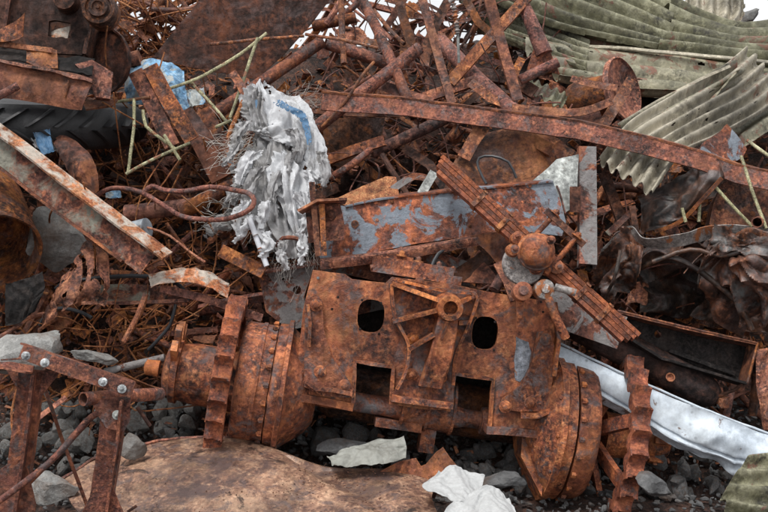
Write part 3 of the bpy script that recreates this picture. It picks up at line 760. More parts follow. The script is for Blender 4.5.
# ================================================================== BLUE BOX BEAM
bb = T('box_beam', 'thick rusty box beam with peeling grey blue paint lying behind the axle', 'beam')
BP = PL(P(430,222,5.12), (-.12,-1,.22))
plate(BP, [(311,204),(345,206),(380,199),(430,193),(480,188),(553,181),(560,200),(566,222),(562,236),(506,229),(470,236),(420,243),(380,251),(340,259),(320,258),(313,240),(309,220)], t=.012, dens_=.035, warp=.004).obj('web', M['blue'], bb)
def pt(px, py, out): return BP.pt(px, py, out)
patch([[pt(345,206,.012), pt(380,199,.012), pt(430,193,.012), pt(553,181,.012)], [pt(345,201,-.10), pt(382,193,-.10), pt(430,187,-.10), pt(549,176,-.10)]], 20, 3, .008).obj('top_flange', M['blue'], bb)
patch([[pt(320,258,.0), pt(380,251,.0), pt(430,243,.0), pt(506,229,.0)], [pt(322,262,.05), pt(382,255,.055), pt(430,247,.05), pt(506,233,.04)], [pt(322,270,.03), pt(382,263,.03), pt(430,255,.03), pt(506,241,.02)]], 24, 6, .010, lambda u,v,p: .006*noise.noise(p*18)).obj('bottom_flange', M['orange'], bb)
for (x, y) in ((355,222),(360,246),(377,220),(392,202),(401,248),(414,240),(448,190),(505,187),(530,186),(400,208),(425,230),(470,226)):
    lathe([(-.001,.009),(.004,.008),(.006,.0001)], pt(x, y, .001), BP.n, 12, ref=(1,0,0)).obj('rivet', M['orange'], bb)
lathe([(.0,.019),(.004,.018),(.005,.0001)], pt(355,224,.003), BP.n, 20, ref=(1,0,0)).obj('washer', M['orange'], bb)
# end bracket on its left end
eb = PL(P(324,230,5.06), (-.1,-1,.2))
plate(eb, [(305,209),(313,205),(340,204),(344,222),(344,240),(322,241),(309,243)], t=.01, warp=.003).obj('end_bracket', M['brown'], bb)
sweep([P(300,212,5.03), P(318,202,5.03), P(346,201,5.05)], dens(p_flat(.012,.10),.03), (0,-1,.3), jit=.002).obj('bracket_lip', M['orange'], bb)
hexbolt(eb.pt(331,215,.002), eb.n, .015, .014).obj('bolt', M['brown'], bb)
for (x0,y0,x1,y1) in ((312,182,318,256),(322,204,324,256)):
    sweep([P(x0,y0,5.03), P(x1,y1,5.0)], p_flat(.026,.02), (0,-1,.2), jit=.002).obj('strap', M['orange'], bb)

# ================================================================== perforated tray beam
tb = T('perforated_channel', 'dark grey perforated steel channel wedged directly behind the axle plate', 'channel')
TP = PL(P(330,280,5.22), (-.1,-1,.3))
plate(TP, [(258,274),(300,267),(345,262),(440,252),(470,262),(470,300),(380,310),(290,330),(266,312),(262,290)], [ellipse(297,290,4.2,4.2,12), ellipse(270,280,1.6,1.6,8), ellipse(283,279,1.6,1.6,8), ellipse(292,278,1.3,1.3,8), ellipse(351,272,1.8,1.8,8)], t=.008, warp=.006, dens_=.03).obj('web', M['greyrust'], tb)
patch([[P(255,275,5.21), P(300,266,5.2), P(345,259,5.2), P(440,250,5.2)], [P(258,271,5.29), P(303,262,5.28), P(345,255,5.28), P(440,246,5.28)]], 24, 3, .01, lambda u,v,p: .006*noise.noise(p*12)).obj('top_flange', M['brown'], tb)
# ================================================================== FOREGROUND
sh_ = T('tank_shell', 'broad tan and purple brown curved steel shell lying in the foreground gravel', 'steel shell')
rows = [
 [(58,480,4.45),(100,456,4.62),(150,443,4.72),(192,438,4.78),(236,438,4.78),(270,448,4.72),(322,465,4.62),(390,470,4.58),(440,484,4.5)],
 [(70,500,4.30),(110,478,4.45),(160,464,4.52),(200,458,4.56),(240,458,4.55),(275,466,4.50),(326,478,4.44),(390,486,4.40),(432,496,4.36)],
 [(90,530,4.10),(125,512,4.22),(170,498,4.26),(210,492,4.28),(250,494,4.27),(285,500,4.24),(335,508,4.2),(392,512,4.16),(440,520,4.14)],
 [(105,575,3.9),(135,560,3.95),(180,545,3.98),(215,542,3.98),(255,545,3.98),(300,550,3.96),(350,552,3.94),(400,556,3.92),(450,560,3.9)]]
def shd(u, v, p): return .014*noise.noise(p*2.6)+.0012*noise.noise(p*11)-(.03*max(0, 1-abs((u-.78)-.25*(v-.3))*14) if v > .05 else 0)
patch(rows, 110, 60, .010, shd, jag=.8).obj('curved_sheet', M['tan'], sh_)
sweep([P(*q) for q in ((58,481,4.45),(78,469,4.54),(100,457,4.62),(150,444,4.72),(192,438.5,4.78),(236,438.5,4.78))], dens(p_flat(.010,.028),.012), (0,-1,.8), smooth=True, jit=.005, step=.02).obj('rolled_rim', M['brown'], sh_)
patch([[(236,438,4.79),(270,448,4.73),(322,465,4.63),(378,470,4.59),(440,486,4.51)],[(238,446,4.79),(272,457,4.74),(322,474,4.64),(378,482,4.60),(436,497,4.52)]], 50, 6, .008, lambda u,v,p: .02+.004*noise.noise(p*15), jag=1).obj('folded_edge', M['brown'], sh_)
plate(PL(P(415,468,4.56), (0,-1,.55)), [(372,476),(383,470),(398,462),(416,458),(421,466),(426,464),(436,452),(443,447),(450,457),(460,469),(447,487),(425,486)], t=.008, warp=.008, dens_=.025).obj('torn_corner', M['brown'], sh_)

def cloth(name, label, rows, mat, amp=.02, sc=7, nu=60, nv=50, mask=None, cat='cloth', seed=0, parent=None, group=None):
    return patch(rows, nu, nv, .002, lambda u,v,p: pleat(u, v, amp*.6, sc*.25, seed, .5)+crease(p, sc*.7, amp*.75, seed, .3), mask=mask).obj(name, M[mat], parent, label, cat, group, sharp=45)
cloth('crumpled_cloth', 'grey green stiff crumpled cloth caught on the edge of the tan shell', [[(328,459,4.58),(350,450,4.60),(375,444,4.62),(404,437,4.62)],[(331,463,4.52),(352,457,4.54),(378,450,4.56),(406,447,4.58)],[(332,468,4.47),(354,467,4.47),(380,467,4.48),(405,460,4.53)]], 'cloth', .022, 9, 60, 30, seed=3)
cloth('crumpled_paper', 'white crumpled rag on the torn corner of the tan shell', [[(440,474,4.40),(452,468,4.44),(464,470,4.44),(484,478,4.42)],[(422,488,4.28),(446,485,4.32),(466,488,4.32),(480,492,4.34)],[(438,498,4.20),(456,503,4.20),(470,506,4.21),(482,500,4.26)]], 'clothw', .018, 8, 50, 40, seed=9, cat='rag')
cloth('crumpled_paper', 'white crumpled rag at the bottom edge, lower of the two white rags', [[(470,498,4.28),(484,489,4.32),(498,492,4.33),(508,500,4.30)],[(448,508,4.16),(474,507,4.20),(500,505,4.22),(514,518,4.20)],[(440,524,4.06),(470,526,4.06),(496,528,4.07),(512,530,4.10)]], 'clothw', .02, 9, 50, 40, seed=19, cat='rag')

# trestle -----------------------------------------------------------------
tr = T('steel_trestle', 'rusty bolted angle iron trestle with two legs standing at the lower left', 'trestle')
def tp(px, py, y=3.9): return P(px, py, y)
TL = PL(P(70,375,3.88), (.05,-1,.15))
sweep([P(22,351,3.90), P(76,370,3.87), P(133,390,3.85)], dens(p_flat(.060,.008),.02), (.1,-1,.35), jit=.0015).obj('top_angle', M['trestle'], tr)
sweep([P(23,344,3.93), P(80,363,3.90), P(134,382,3.88)], dens(p_flat(.050,.007),.02), (0,.3,1), jit=.0015).obj('top_angle_flange', M['trestle'], tr)
sweep([P(-12,366,3.92), P(12,366,3.90), P(34,370,3.88)], dens(p_angle(.030,.06,.006,1,1),.02), (0,-1,.3), jit=.0015).obj('side_rail', M['trestle'], tr)
sweep([P(5,360,4.0), P(30,358,3.95), P(62,364,3.95)], dens(p_flat(.05,.006),.02), (0,.2,1), jit=.0015).obj('side_rail', M['trestle'], tr)
for i, (x, y) in enumerate(((26,356),(45,363),(103,382),(122,389))):
    hexbolt(P(x, y, 3.84), (.1,-1,.3), .0095, .009).obj('bolt', M['zinc'], tr)
hexbolt(P(117,415,3.86), (.1,-1,.3), .010, .009).obj('bolt', M['lgrey'], tr)
sweep([P(83,399,3.84), P(118,396,3.98), P(160,394,4.25)], circ(.026,20), (0,-1,.3), jit=.0008, hollow=.18).obj('tube', M['trestle'], tr)
sweep([P(114,398,3.88), P(110,440,3.88), P(104,480,3.88), P(92,560,3.88)], dens(p_angle(.085,.07,.008,-1,-1),.02), (.1,-1,.1), jit=.0015).obj('leg', M['trestle'], tr)
sweep([P(122,400,3.87), P(118,440,3.87), P(112,480,3.87), P(101,560,3.87)], p_flat(.010,.06), (.1,-1,.1), jit=.0015).obj('leg_rib', M['trestle'], tr)
plate(PL(P(115,410,3.875),(.1,-1,.1)), [(92,401),(131,396),(130,420),(124,432),(106,428),(96,412)], t=.006, dens_=.02).obj('gusset', M['trestle'], tr)
plate(PL(P(100,495,3.865),(.1,-1,.1)), [(96,485),(112,485),(130,530),(70,540),(84,508)], t=.008, dens_=.02).obj('foot_gusset', M['trestle'], tr)
sweep([P(30,372,3.92), P(25,420,3.92), P(18,470,3.92), P(8,540,3.92)], dens(p_angle(.085,.07,.008,-1,-1),.02), (.1,-1,.1), jit=.0015).obj('leg', M['trestle'], tr)
sweep([P(34,374,3.90), P(29,420,3.90), P(22,470,3.90), P(12,540,3.90)], p_flat(.012,.05), (.1,-1,.1), jit=.0015).obj('leg_rib', M['trestle'], tr)
plate(PL(P(30,380,3.93),(0,-1,.1)), [(4,367),(60,372),(40,398),(22,400),(14,384)], t=.006, dens_=.02).obj('gusset', M['trestle'], tr)
plate(PL(P(18,490,3.91),(0,-1,.1)), [(-8,475),(20,455),(28,470),(36,505),(30,540),(-10,540)], t=.008, dens_=.02).obj('foot_gusset', M['trestle'], tr)
sweep([P(-6,505,3.78), P(50,462,3.84), P(86,422,3.87), P(102,411,3.88)], circ(.0125,12), (0,-1,.3), smooth=True, jit=.001).obj('brace', M['trestle'], tr)
sweep([P(22,491,3.95), P(60,452,3.93), P(90,421,3.90)], circ(.008,8), (0,-1,.3), jit=.001).obj('brace', M['trestle'], tr)
bar('rod', 'thin rusty rod leaning between the legs of the trestle', 'rod', [(45,388,4.1),(62,440,4.15),(88,508,4.1)], 4, 'rod', 'red')
bar('bar', 'short rusty bar crossing behind the top of the trestle', 'bar', [(20,432,4.3),(66,397,4.35)], 5, 'angle', 'brown')
bar('rod', 'short rusty stub rod beside the right trestle leg', 'rod', [(137,407,4.1),(150,426,4.1)], 4, 'rod', 'brown')
bar('rod', 'short rusty rod stub poking up through the tan shell', 'rod', [(128,512,3.95),(137,506,3.97)], 3, 'rod', 'brown')

# rocks --------------------------------------------------------------------
def rockmesh(seed, sub=3):
    rnd = random.Random(seed); bm = bmesh.new(); bmesh.ops.create_icosphere(bm, subdivisions=sub, radius=1)
    sx, sy, sz = 1, rnd.uniform(.6,.9), rnd.uniform(.5,.8)
    pls = []
    for _ in range(15):
        n = Vector((rnd.gauss(0,1), rnd.gauss(0,1), rnd.gauss(0,1))).normalized(); pls.append((n, rnd.uniform(.42,.78)))
    for v in bm.verts:
        for n, d in pls:
            k = v.co.dot(n)-d
            if k > 0: v.co -= n*k*.97
        v.co += noise.noise_vector(v.co*2.2+Vector((seed,0,0)))*.05 + noise.noise_vector(v.co*6+Vector((seed,0,0)))*.03
        v.co = Vector((v.co.x*sx, v.co.y*sy, v.co.z*sz))
    vs = [v.co.copy() for v in bm.verts]; fs = [[v.index for v in f.verts] for f in bm.faces]; bm.free()
    return vs, fs
RK = [rockmesh(i) for i in range(9)]; RKL = [rockmesh(50+i, 2) for i in range(6)]
RKM = {}
def rock_at(c, r, label, group, mat='stone', rot=None, name='stone', k=None, cat='stone'):
    k = random.randrange(9) if k is None else k
    key = (k, mat)
    if key not in RKM:
        me = bpy.data.meshes.new('stone'); me.from_pydata([tuple(v) for v in RK[k][0]], [], RK[k][1])
        me.polygons.foreach_set('use_smooth', [True]*len(me.polygons)); me.set_sharp_from_angle(angle=R(20)); me.materials.append(M[mat]); RKM[key] = me
    o = bpy.data.objects.new(name, RKM[key]); COL.objects.link(o); o.location = c; o.scale = (r, r, r)
    o.rotation_euler = rot or (random.uniform(0,6.28), random.uniform(0,6.28), random.uniform(0,6.28))
    return props(o, label, cat, group)
def rock_big(name, label, rows_c, r, seed, mat='stone', scl=(1,1,1), rot=(0,0,0)):
    vs, fs = rockmesh(seed, 4); c = V3(rows_c); m3 = Matrix.Rotation(rot[2],3,'Z') @ Matrix.Rotation(rot[1],3,'Y') @ Matrix.Rotation(rot[0],3,'X')
    v2 = []
    for v in vs:
        q = m3 @ Vector((v.x*scl[0], v.y*scl[1], v.z*scl[2]))*r + c
        v2.append(q + noise.noise_vector(q*20)*.006)
    return MB().add(v2, fs).obj(name, M[mat], None, label, 'rock', sharp=22)
rock_big('rock', 'large dark grey boulder under the long pale painted beam', (55,238,5.42), .25, 71, 'stone', (1,.7,1.1), (.2,.1,.3))
rock_big('rock', 'large angular grey rock right above the trestle top', (32,350,4.75), .25, 75, 'stone', (1.05,.7,.85), (.1,-.25,.2))
rock_big('rock', 'flat greenish grey rock between the big angular rock and the wires', (96,358,4.95), .12, 78, 'stone', (1.2,.8,.7), (.1,.3,.2))
rock_big('rock', 'pale upright rock leaning beside the right trestle leg', (134,447,4.55), .075, 81, 'stone', (1,.8,1.5), (0,.35,0))
rock_big('rock', 'large pale rock low down behind the trestle braces', (54,487,4.35), .13, 84, 'stone', (1,.8,.9), (0,.3,.1))
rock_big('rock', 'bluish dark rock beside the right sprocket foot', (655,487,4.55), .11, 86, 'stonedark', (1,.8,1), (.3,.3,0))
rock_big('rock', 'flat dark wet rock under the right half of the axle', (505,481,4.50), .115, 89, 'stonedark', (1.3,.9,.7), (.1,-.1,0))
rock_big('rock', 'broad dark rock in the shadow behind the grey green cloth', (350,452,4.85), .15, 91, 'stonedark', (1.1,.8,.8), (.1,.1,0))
rock_big('concrete_lump', 'grey broken concrete lump at the top right corner', (744,18,9.6), .21, 93, 'stone', (1.25,.7,.6), (.1,-.5,.1))
def rocks(n, x0, x1, y0, y1, rr, label, group, mat, tilt=0):
    for _ in range(n):
        px = random.uniform(x0, x1); py = random.uniform(y0, y1); y = hy(py)-.02-random.uniform(0,.10)
        q = P(px, py, y); r = random.uniform(*rr)*(1 if random.random() < .8 else 1.35)
        rock_at(q, r, label, group, mat)
rocks(85, -8, 205, 396, 515, (.035,.085), 'grey angular stone in the rubble around the trestle legs', 'grey stones in the rubble at the lower left', 'stone')
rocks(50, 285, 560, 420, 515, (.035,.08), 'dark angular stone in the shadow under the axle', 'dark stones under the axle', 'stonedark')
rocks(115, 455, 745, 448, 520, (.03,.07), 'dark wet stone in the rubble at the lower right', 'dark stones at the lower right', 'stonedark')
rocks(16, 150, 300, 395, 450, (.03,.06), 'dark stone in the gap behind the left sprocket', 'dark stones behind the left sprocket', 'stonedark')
# fine gravel: uncountable
mb = MB()
for _ in range(4200):
    px = random.uniform(-20, 790); py = random.uniform(392, 540); y = hy(py)-random.uniform(-.03,.10) if py < 486 else random.uniform(4.3, 5.0)
    q = P(px, py, y) if py < 486 else Vector(((px-384)*mpp(y), y, gz(0, y)+.02))
    vs, fs = RKL[random.randrange(6)]; r = random.uniform(.010,.026)
    if _ % 3: vs, fs = RKL[0][0], RKL[0][1]
    m3 = Matrix.Rotation(random.uniform(0,6.28),3,Vector((random.random(),random.random(),random.random()+.1)).normalized())
    mb.add([m3 @ v*r + q for v in vs], fs)
mb.obj('gravel', M['stonedark'], kind='stuff', sharp=28, recalc=False)

# right foreground ----------------------------------------------------------
gp = T('guard_rail_sheet', 'long pale silvery galvanised sheet lying across the rubble at the lower right', 'metal sheet')
rows = [[(548,340,5.02),(586,358,4.98),(640,383,4.92),(700,410,4.86),(775,438,4.80)],
        [(545,352,4.98),(590,372,4.94),(640,400,4.88),(700,430,4.82),(775,457,4.76)],
        [(543,365,4.97),(592,388,4.93),(645,420,4.87),(698,446,4.82),(775,470,4.76)],
        [(540,375,5.00),(590,398,4.96),(645,428,4.90),(695,452,4.85),(745,478,4.80)]]
def gd(u, v, p):
    d = .010*noise.noise(p*4)+.002*noise.noise(p*14)+max(0,u-.30)*(crease(p, 3.4, .085, 6, .22)-.03)
    d += -.012*math.exp(-((v-.62)/.03)**2) + .006*math.exp(-((v-.70)/.04)**2)
    d += .022*noise.noise(Vector((u*16, v*4, 2)))*max(0, (u-.45))*1.6
    return d
patch(rows, 130, 40, .003, gd, jag=.5).obj('sheet', M['galv'], gp)
sweep([P(549,338,5.02), P(586,356,4.98), P(640,381,4.92), P(700,408,4.86), P(775,436,4.80)], circ(.006,10), jit=.003).obj('rolled_edge', M['galv'], gp)
def corr(name, label, rows, n, amp, mat, nu=140, nv=60, along='v', t=.003, rag=.06, wav=.01, holes=0, parent=None, cat='corrugated sheet', seed=0, jag=.5, sq=1.0, wsc=2.2):
    def disp(u, v, p):
        k = v if along == 'v' else u
        s0 = math.sin(2*math.pi*n*k); s1 = math.copysign(abs(s0)**sq, s0)
        return amp*s1*(1+.15*noise.noise(p*2+Vector((seed,0,0)))) + wav*noise.noise(p*wsc+Vector((seed,1,1)))*2 + .0015*noise.noise(p*25)
    def mask(u, v):
        e = min(u, 1-u)*1.0; e2 = min(v, 1-v)
        if min(e, e2) < rag*(.35+.9*noise.noise(Vector((u*13+seed, v*13, 0)))): return False
        if holes and noise.noise(Vector((u*26+seed, v*40, 7))) > .62-holes*.1: return False
        return True
    return patch(rows, nu, nv, t, disp, mask, jag=jag).obj(name, M[mat], parent, label, cat, sharp=50)
corr('corrugated_scrap', 'small crumpled olive corrugated scrap in the bottom right corner', [[(748,458,4.25),(764,455,4.27),(785,452,4.30)],[(733,478,4.15),(758,478,4.17),(785,476,4.2)],[(722,500,4.05),(750,504,4.06),(785,508,4.08)],[(735,520,4.0),(755,526,4.0),(785,530,4.0)]], 4.5, .026, 'olive', 60, 130, 'v', rag=.02, wav=.008, sq=.8)

bt = T('black_tray', 'open black steel tray with rusty rim right of the leaf spring', 'tray')
TB = [P(613,313,4.98), P(746,346,4.90), P(737,383,4.84), P(655,358,4.90), P(622,330,4.96)]
pl = PL(P(680,348,5.03), (.05,-1,.3))
plate(pl, [(613,313),(747,345),(738,382),(700,370),(655,357),(620,335)], [ellipse(658,334,4,4,12)], t=.006, warp=.006).obj('floor', M['black'], bt)
for a, b, mt in (((611,314),(748,346),'brown'),((748,346),(738,384),'brown'),((738,384),(655,359),'black'),((655,359),(618,336),'black')):
    sweep([pl.pt(*a, .055), pl.pt(*b, .055)], dens(p_flat(.012,.12),.03), pl.n, jit=.003).obj('side_wall', M[mt], bt)
sweep([pl.pt(611,313,.115), pl.pt(748,345,.115)], circ(.005,8), jit=.002).obj('rim', M['orange'], bt)
sweep([pl.pt(748,345,.115), pl.pt(738,383,.115)], circ(.005,8), jit=.002).obj('rim', M['orange'], bt)
sweep([pl.pt(668,350,.02), pl.pt(733,374,.02)], dens(p_flat(.02,.012),.03), pl.n, jit=.002).obj('strip', M['black'], bt)

cyl = T('gas_cylinder', 'dark rusty steel cylinder with a round port lying under the black tray', 'cylinder')
ca, cb = P(575,322,5.10), P(716,398,4.98); cax = (cb-ca).normalized(); L_ = (cb-ca).length
lathe([(0,.0001),(0,.085),(L_-.08,.085),(L_-.03,.07),(L_,.045),(L_+.01,.0001)], ca, cax, 40, mod=worn).obj('shell', M['dark'], cyl)
lathe([(.0,.022),(.014,.022),(.016,.016),(.006,.014),(.002,.0001)], P(670,378,4.93), (-.1,-1,.6), 20, ref=(1,0,0)).obj('port', M['orange'], cyl)
bar('plate_strip', 'wide rusty steel strip running from the axle top under the leaf spring', 'steel strip', [(548,305,4.95),(580,318,4.95),(622,333,4.93)], 34, 'flat', 'greyrust', t=2, hint=(0,-1,.3))

# crushed car panel -----------------------------------------------------------
cp = T('crushed_car_body', 'crushed dark car body panel with folded grey lip hanging over a black hollow', 'car wreck')
rows = [[(601,250,5.30),(628,226,5.22),(644,238,5.12),(678,235,5.06),(718,226,5.10),(775,228,5.06)],
        [(598,262,5.32),(626,240,5.24),(648,247,5.16),(680,246,5.10),(720,238,5.14),(775,238,5.08)]]
patch([rows[0], rows[1]], 90, 10, .004, lambda u,v,p: .012*noise.noise(p*8), jag=.7).obj('folded_lip', M['lip'], cp)
patch([[(600,262,5.34),(612,240,5.28),(628,228,5.24),(644,240,5.18)],[(596,300,5.36),(608,275,5.26),(622,262,5.14),(640,266,5.12)],[(598,335,5.36),(604,312,5.30),(612,296,5.22),(630,282,5.28)]], 50, 40, .004, lambda u,v,p: pleat(v, u, .085, 1.3, 4, .9, .25), jag=.6).obj('side_fold', M['panelr'], cp)
patch([[(640,246,5.20),(680,245,5.16),(720,238,5.18),(775,236,5.12)],[(636,262,5.38),(680,262,5.34),(722,256,5.30),(775,256,5.2)],[(640,282,5.50),(684,284,5.52),(724,282,5.42),(775,290,5.30)],[(640,310,5.52),(686,318,5.45),(726,324,5.32),(775,335,5.22)]], 90, 70, .004, lambda u,v,p: pleat(v, u, .11, 1.5, 11, 1.2, .25), jag=.4).obj('inner_panel', M['panel'], cp)
patch([[(690,262,5.14),(720,252,5.02),(745,246,4.98),(785,244,4.96)],[(702,280,5.16),(726,262,5.0),(748,262,4.94),(785,270,4.92)],[(716,300,5.2),(738,285,5.05),(756,290,4.96),(785,305,4.94)],[(738,345,5.2),(748,320,5.1),(762,322,5.0),(785,335,4.98)]], 70, 70, .004, lambda u,v,p: pleat(u, v, .13, 1.3, 23, 1.2, .25), jag=.4).obj('crumpled_wing', M['panelr'], cp)
patch([[(715,228,5.06),(740,228,5.02),(785,232,4.98)],[(708,246,5.02),(742,244,4.95),(785,250,4.92)],[(704,258,5.1),(744,262,4.97),(785,270,4.95)]], 60, 40, .004, lambda u,v,p: pleat(v, u, .08, 1.2, 31, .6, .25)).obj('crumpled_wing', M['panelr'], cp)
for pts, r in (([(652,262,5.1),(690,250,5.05),(720,256,4.98),(745,250,4.95)],.012),([(640,268,5.2),(670,258,5.1),(700,272,5.08),(735,300,5.05),(752,330,5.04)],.014),([(620,250,5.15),(615,275,5.15),(604,300,5.22)],.009)):
    sweep([P(*q) for q in pts], circ(r,10), smooth=True, jit=.004).obj('crease', M['panel'], cp)
bar('tube', 'small rusty tube end poking out above the crushed car body', 'tube', [(757,222,5.02),(762,220,5.3)], 11, 'tube', 'brown')
bar('pipe', 'curved dark pipe going down behind the right end of the black tray', 'pipe', [(752,345,5.0),(756,380,4.98),(752,415,4.98)], 9, 'pipe', 'dark', smooth=True)
rock_big('debris_lump', 'round rusty lump under the black tray end', (722,402,4.95), .05, 98, 'orange')
cloth('rust_sheet', 'crumpled orange rusty sheet at the right edge below the car body', [[(755,350,4.95),(785,345,4.95)],[(757,390,4.9),(785,385,4.9)],[(762,430,4.86),(785,430,4.85)]], 'orange', .03, 6, 30, 40, cat='metal sheet', seed=5)
bar('rod', 'black rod slanting from the black tray to the galvanised sheet', 'rod', [(712,398,4.95),(735,390,4.92),(750,378,4.92)], 3.5, 'rod', 'dark')

# ================================================================== RIGHT MIDDLE
bar('channel', 'grey purple steel channel standing upright behind the leaf spring', 'channel', [(588,146,5.35),(588,200,5.28),(588,264,5.12)], 17, 'chan', 'greyrust', h=12, t=2, hint=(0,-1,.1), tow=-1)
bar('channel', 'dark leaning channel just right of the grey upright channel', 'channel', [(604,172,5.5),(620,215,5.45),(628,240,5.4)], 10, 'angle', 'dark')
LBp = [(322,101,5.62),(400,107,5.58),(480,117,5.52),(580,130,5.42),(650,146,5.33),(700,160,5.25),(738,174,5.18),(785,184,5.12)]
lb = T('long_angle_beam', 'very long rusty angle beam crossing from the white sack to the right edge', 'beam')
sweep([P(*q) for q in LBp], dens(p_flat(19*mpp(5.4), .010),.03), (0,-1,.45), jit=.004, step=.05).obj('web', M['red'], lb)
sweep([P(x, y-9.5, d+.03) for x, y, d in LBp], dens(p_flat(.040,.010),.03), (0,-.1,1), jit=.003, step=.05).obj('flange', M['brown'], lb)

cream = [[(745,48,6.4),(716,72,6.15),(672,96,5.85),(630,122,5.62),(598,160,5.42)],
         [(760,62,6.3),(730,86,6.05),(686,112,5.75),(642,138,5.52),(612,170,5.34)],
         [(772,80,6.2),(742,104,5.95),(698,126,5.66),(656,152,5.46),(634,182,5.26)],
         [(785,96,6.1),(756,118,5.85),(714,140,5.58),(680,158,5.42),(652,196,5.18)]]
corr('corrugated_sheet', 'cream corrugated sheet sloping down behind the long angle beam', cream, 5.5, .026, 'cream', 130, 190, 'v', rag=.015, holes=.2, wav=.006, sq=.7)
corr('corrugated_sheet', 'bent corrugated sheet with curled torn end lying above the cream sheet', [[(735,62,6.25),(700,80,6.05),(660,101,5.85),(618,126,5.68)],[(742,72,6.16),(706,92,5.96),(668,113,5.77),(628,138,5.6)],[(730,92,6.1),(702,110,5.92),(680,122,5.75),(655,142,5.6)]], 2.6, .030, 'oliver', 110, 110, 'v', rag=.02, holes=.3, wav=.006, sq=.7)
patch([[(742,66,6.12),(728,84,6.05),(712,100,5.98),(706,118,5.92)],[(736,72,6.0),(722,88,5.95),(708,104,5.9),(703,116,5.88)],[(734,72,6.15),(720,90,6.08),(706,108,6.0),(703,120,5.95)]], 30, 14, .003, lambda u,v,p: .015*noise.noise(p*9), jag=1).obj('curled_flap', M['oliver'], None, 'torn curled flap at the end of the bent corrugated sheet', 'metal flap')
corr('corrugated_sheet', 'stained grey corrugated sheet under the curled end at the right edge', [[(690,120,5.95),(730,92,6.15),(790,62,6.5)],[(712,140,5.8),(748,112,6.0),(790,88,6.3)],[(740,152,5.7),(770,132,5.85),(800,112,6.1)]], 4.2, .018, 'oliver', 80, 110, 'v', rag=.03, wav=.006)
# big upper sheets
corr('corrugated_sheet', 'olive corrugated roofing right of the sharp bend, curving up to the sky', [[(662,-6,7.55),(694,12,7.5),(744,27,7.45),(810,16,7.5)],[(670,28,7.2),(700,35,7.15),(744,43,7.1),(810,41,7.1)],[(655,50,6.95),(700,54,6.9),(744,58,6.85),(810,64,6.8)]], 5, .042, 'olive', 110, 170, 'v', rag=.006, wav=.005, sq=.8)
corr('corrugated_sheet', 'olive corrugated roofing left of the sharp bend, ridges slanting down right', [[(575,-60,7.9),(620,-32,7.75),(664,-4,7.6)],[(505,-45,7.6),(590,-6,7.4),(672,30,7.22)],[(415,-45,7.4),(532,20,7.15),(656,51,6.95)]], 6.5, .046, 'olive', 130, 220, 'v', rag=.006, wav=.005, sq=.8)
corr('corrugated_sheet', 'dark rust streaked corrugated sheet beneath the olive roofing', [[(520,26,7.3),(600,42,7.2),(680,50,7.15),(800,62,7.1)],[(530,56,6.95),(605,68,6.85),(690,76,6.75),(800,90,6.65)],[(560,80,6.7),(620,92,6.5),(700,98,6.4),(800,118,6.3)]], 4.2, .040, 'oliver', 150, 140, 'v', rag=.012, wav=.008, holes=.2, sq=.75)
corr('corrugated_sheet', 'olive corrugated sheet end with rusty tear behind the tapered post', [[(455,-20,7.7),(500,4,7.5),(545,24,7.3),(590,44,7.1)],[(462,8,7.5),(505,28,7.3),(550,44,7.1),(588,58,6.9)],[(480,30,7.3),(520,46,7.1),(560,62,6.9),(586,74,6.7)]], 5.5, .032, 'olive', 110, 120, 'v', rag=.02, wav=.008, sq=.75)
corr('corrugated_scrap', 'small grey green corrugated scrap below the tapered post foot', [[(530,80,6.2),(568,96,6.1)],[(524,90,6.05),(562,108,5.95)]], 5, .013, 'olive', 60, 30, 'u', rag=.04)
corr('corrugated_sheet', 'far pale corrugated sheet against the sky at the top right', [[(690,-25,9.2),(740,-25,9.2)],[(684,4,9.0),(745,10,9.0)],[(690,20,8.8),(736,26,8.8)]], 5, .03, 'cream', 70, 40, 'u', rag=.04)
bar('ridge_strip', 'rust stained folded edge strip along the front of the olive roofing', 'metal strip', [(524,26,7.25),(568,44,7.1),(620,48,6.98),(660,52,6.9),(730,58,6.82),(800,66,6.76)], 5, 'flat', 'cream', t=1.5, hint=(0,-.6,1), smooth=True)
bar('sheet_edge', 'pale folded edge along the top of the bent torn corrugated sheet', 'metal strip', [(618,125,5.66),(660,100,5.82),(700,79,5.98),(730,66,6.1)], 3, 'flat', 'cream', t=1)
# wheel with disc
wh = T('brake_disc_wheel', 'rusty dished wheel disc standing on edge below the olive roofing', 'wheel')
wo = P(622,90,6.05); wn = Vector((.72,-.62,.25)).normalized(); sw = mpp(6.05)
lathe([(-.05,.0001),(-.045,.12),(-.02,28*sw),(-.015,32*sw),(.012,33*sw),(.018,31.5*sw),(0,30*sw),(-.02,22*sw),(-.03,10*sw),(-.03,.0001)], wo, wn, 48, mod=worn, ref=(0,0,1)).obj('disc', M['brown'], wh)
lathe([(-.30,.0001),(-.30,20*sw),(-.26,22*sw),(-.05,19*sw),(-.045,.0001)], wo, wn, 36, mod=worn, ref=(0,0,1)).obj('hub', M['brown'], wh)
lathe([(.0,.04),(.01,.038),(.012,.02),(.005,.0001)], wo-wn*.03, wn, 20, ref=(0,0,1)).obj('cap', M['brown'], wh)
bar('channel', 'orange steel bracket bar leaning in front of the dished wheel disc', 'bracket', [(600,130,5.55),(616,105,5.65),(632,79,5.75)], 11, 'chan', 'orange', h=8, tow=-1)
bar('strap', 'thin orange strap from the left end to the leaning bracket bar', 'strap', [(571,78,5.85),(592,84,5.8),(617,88,5.72)], 7, 'angle', 'orange', side=-1)
bar('strap', 'bent pale orange strap above the long angle beam', 'strap', [(512,108,5.6),(545,111,5.6),(580,112,5.58),(612,101,5.6)], 8, 'flat', 'orange', t=2, smooth=True)
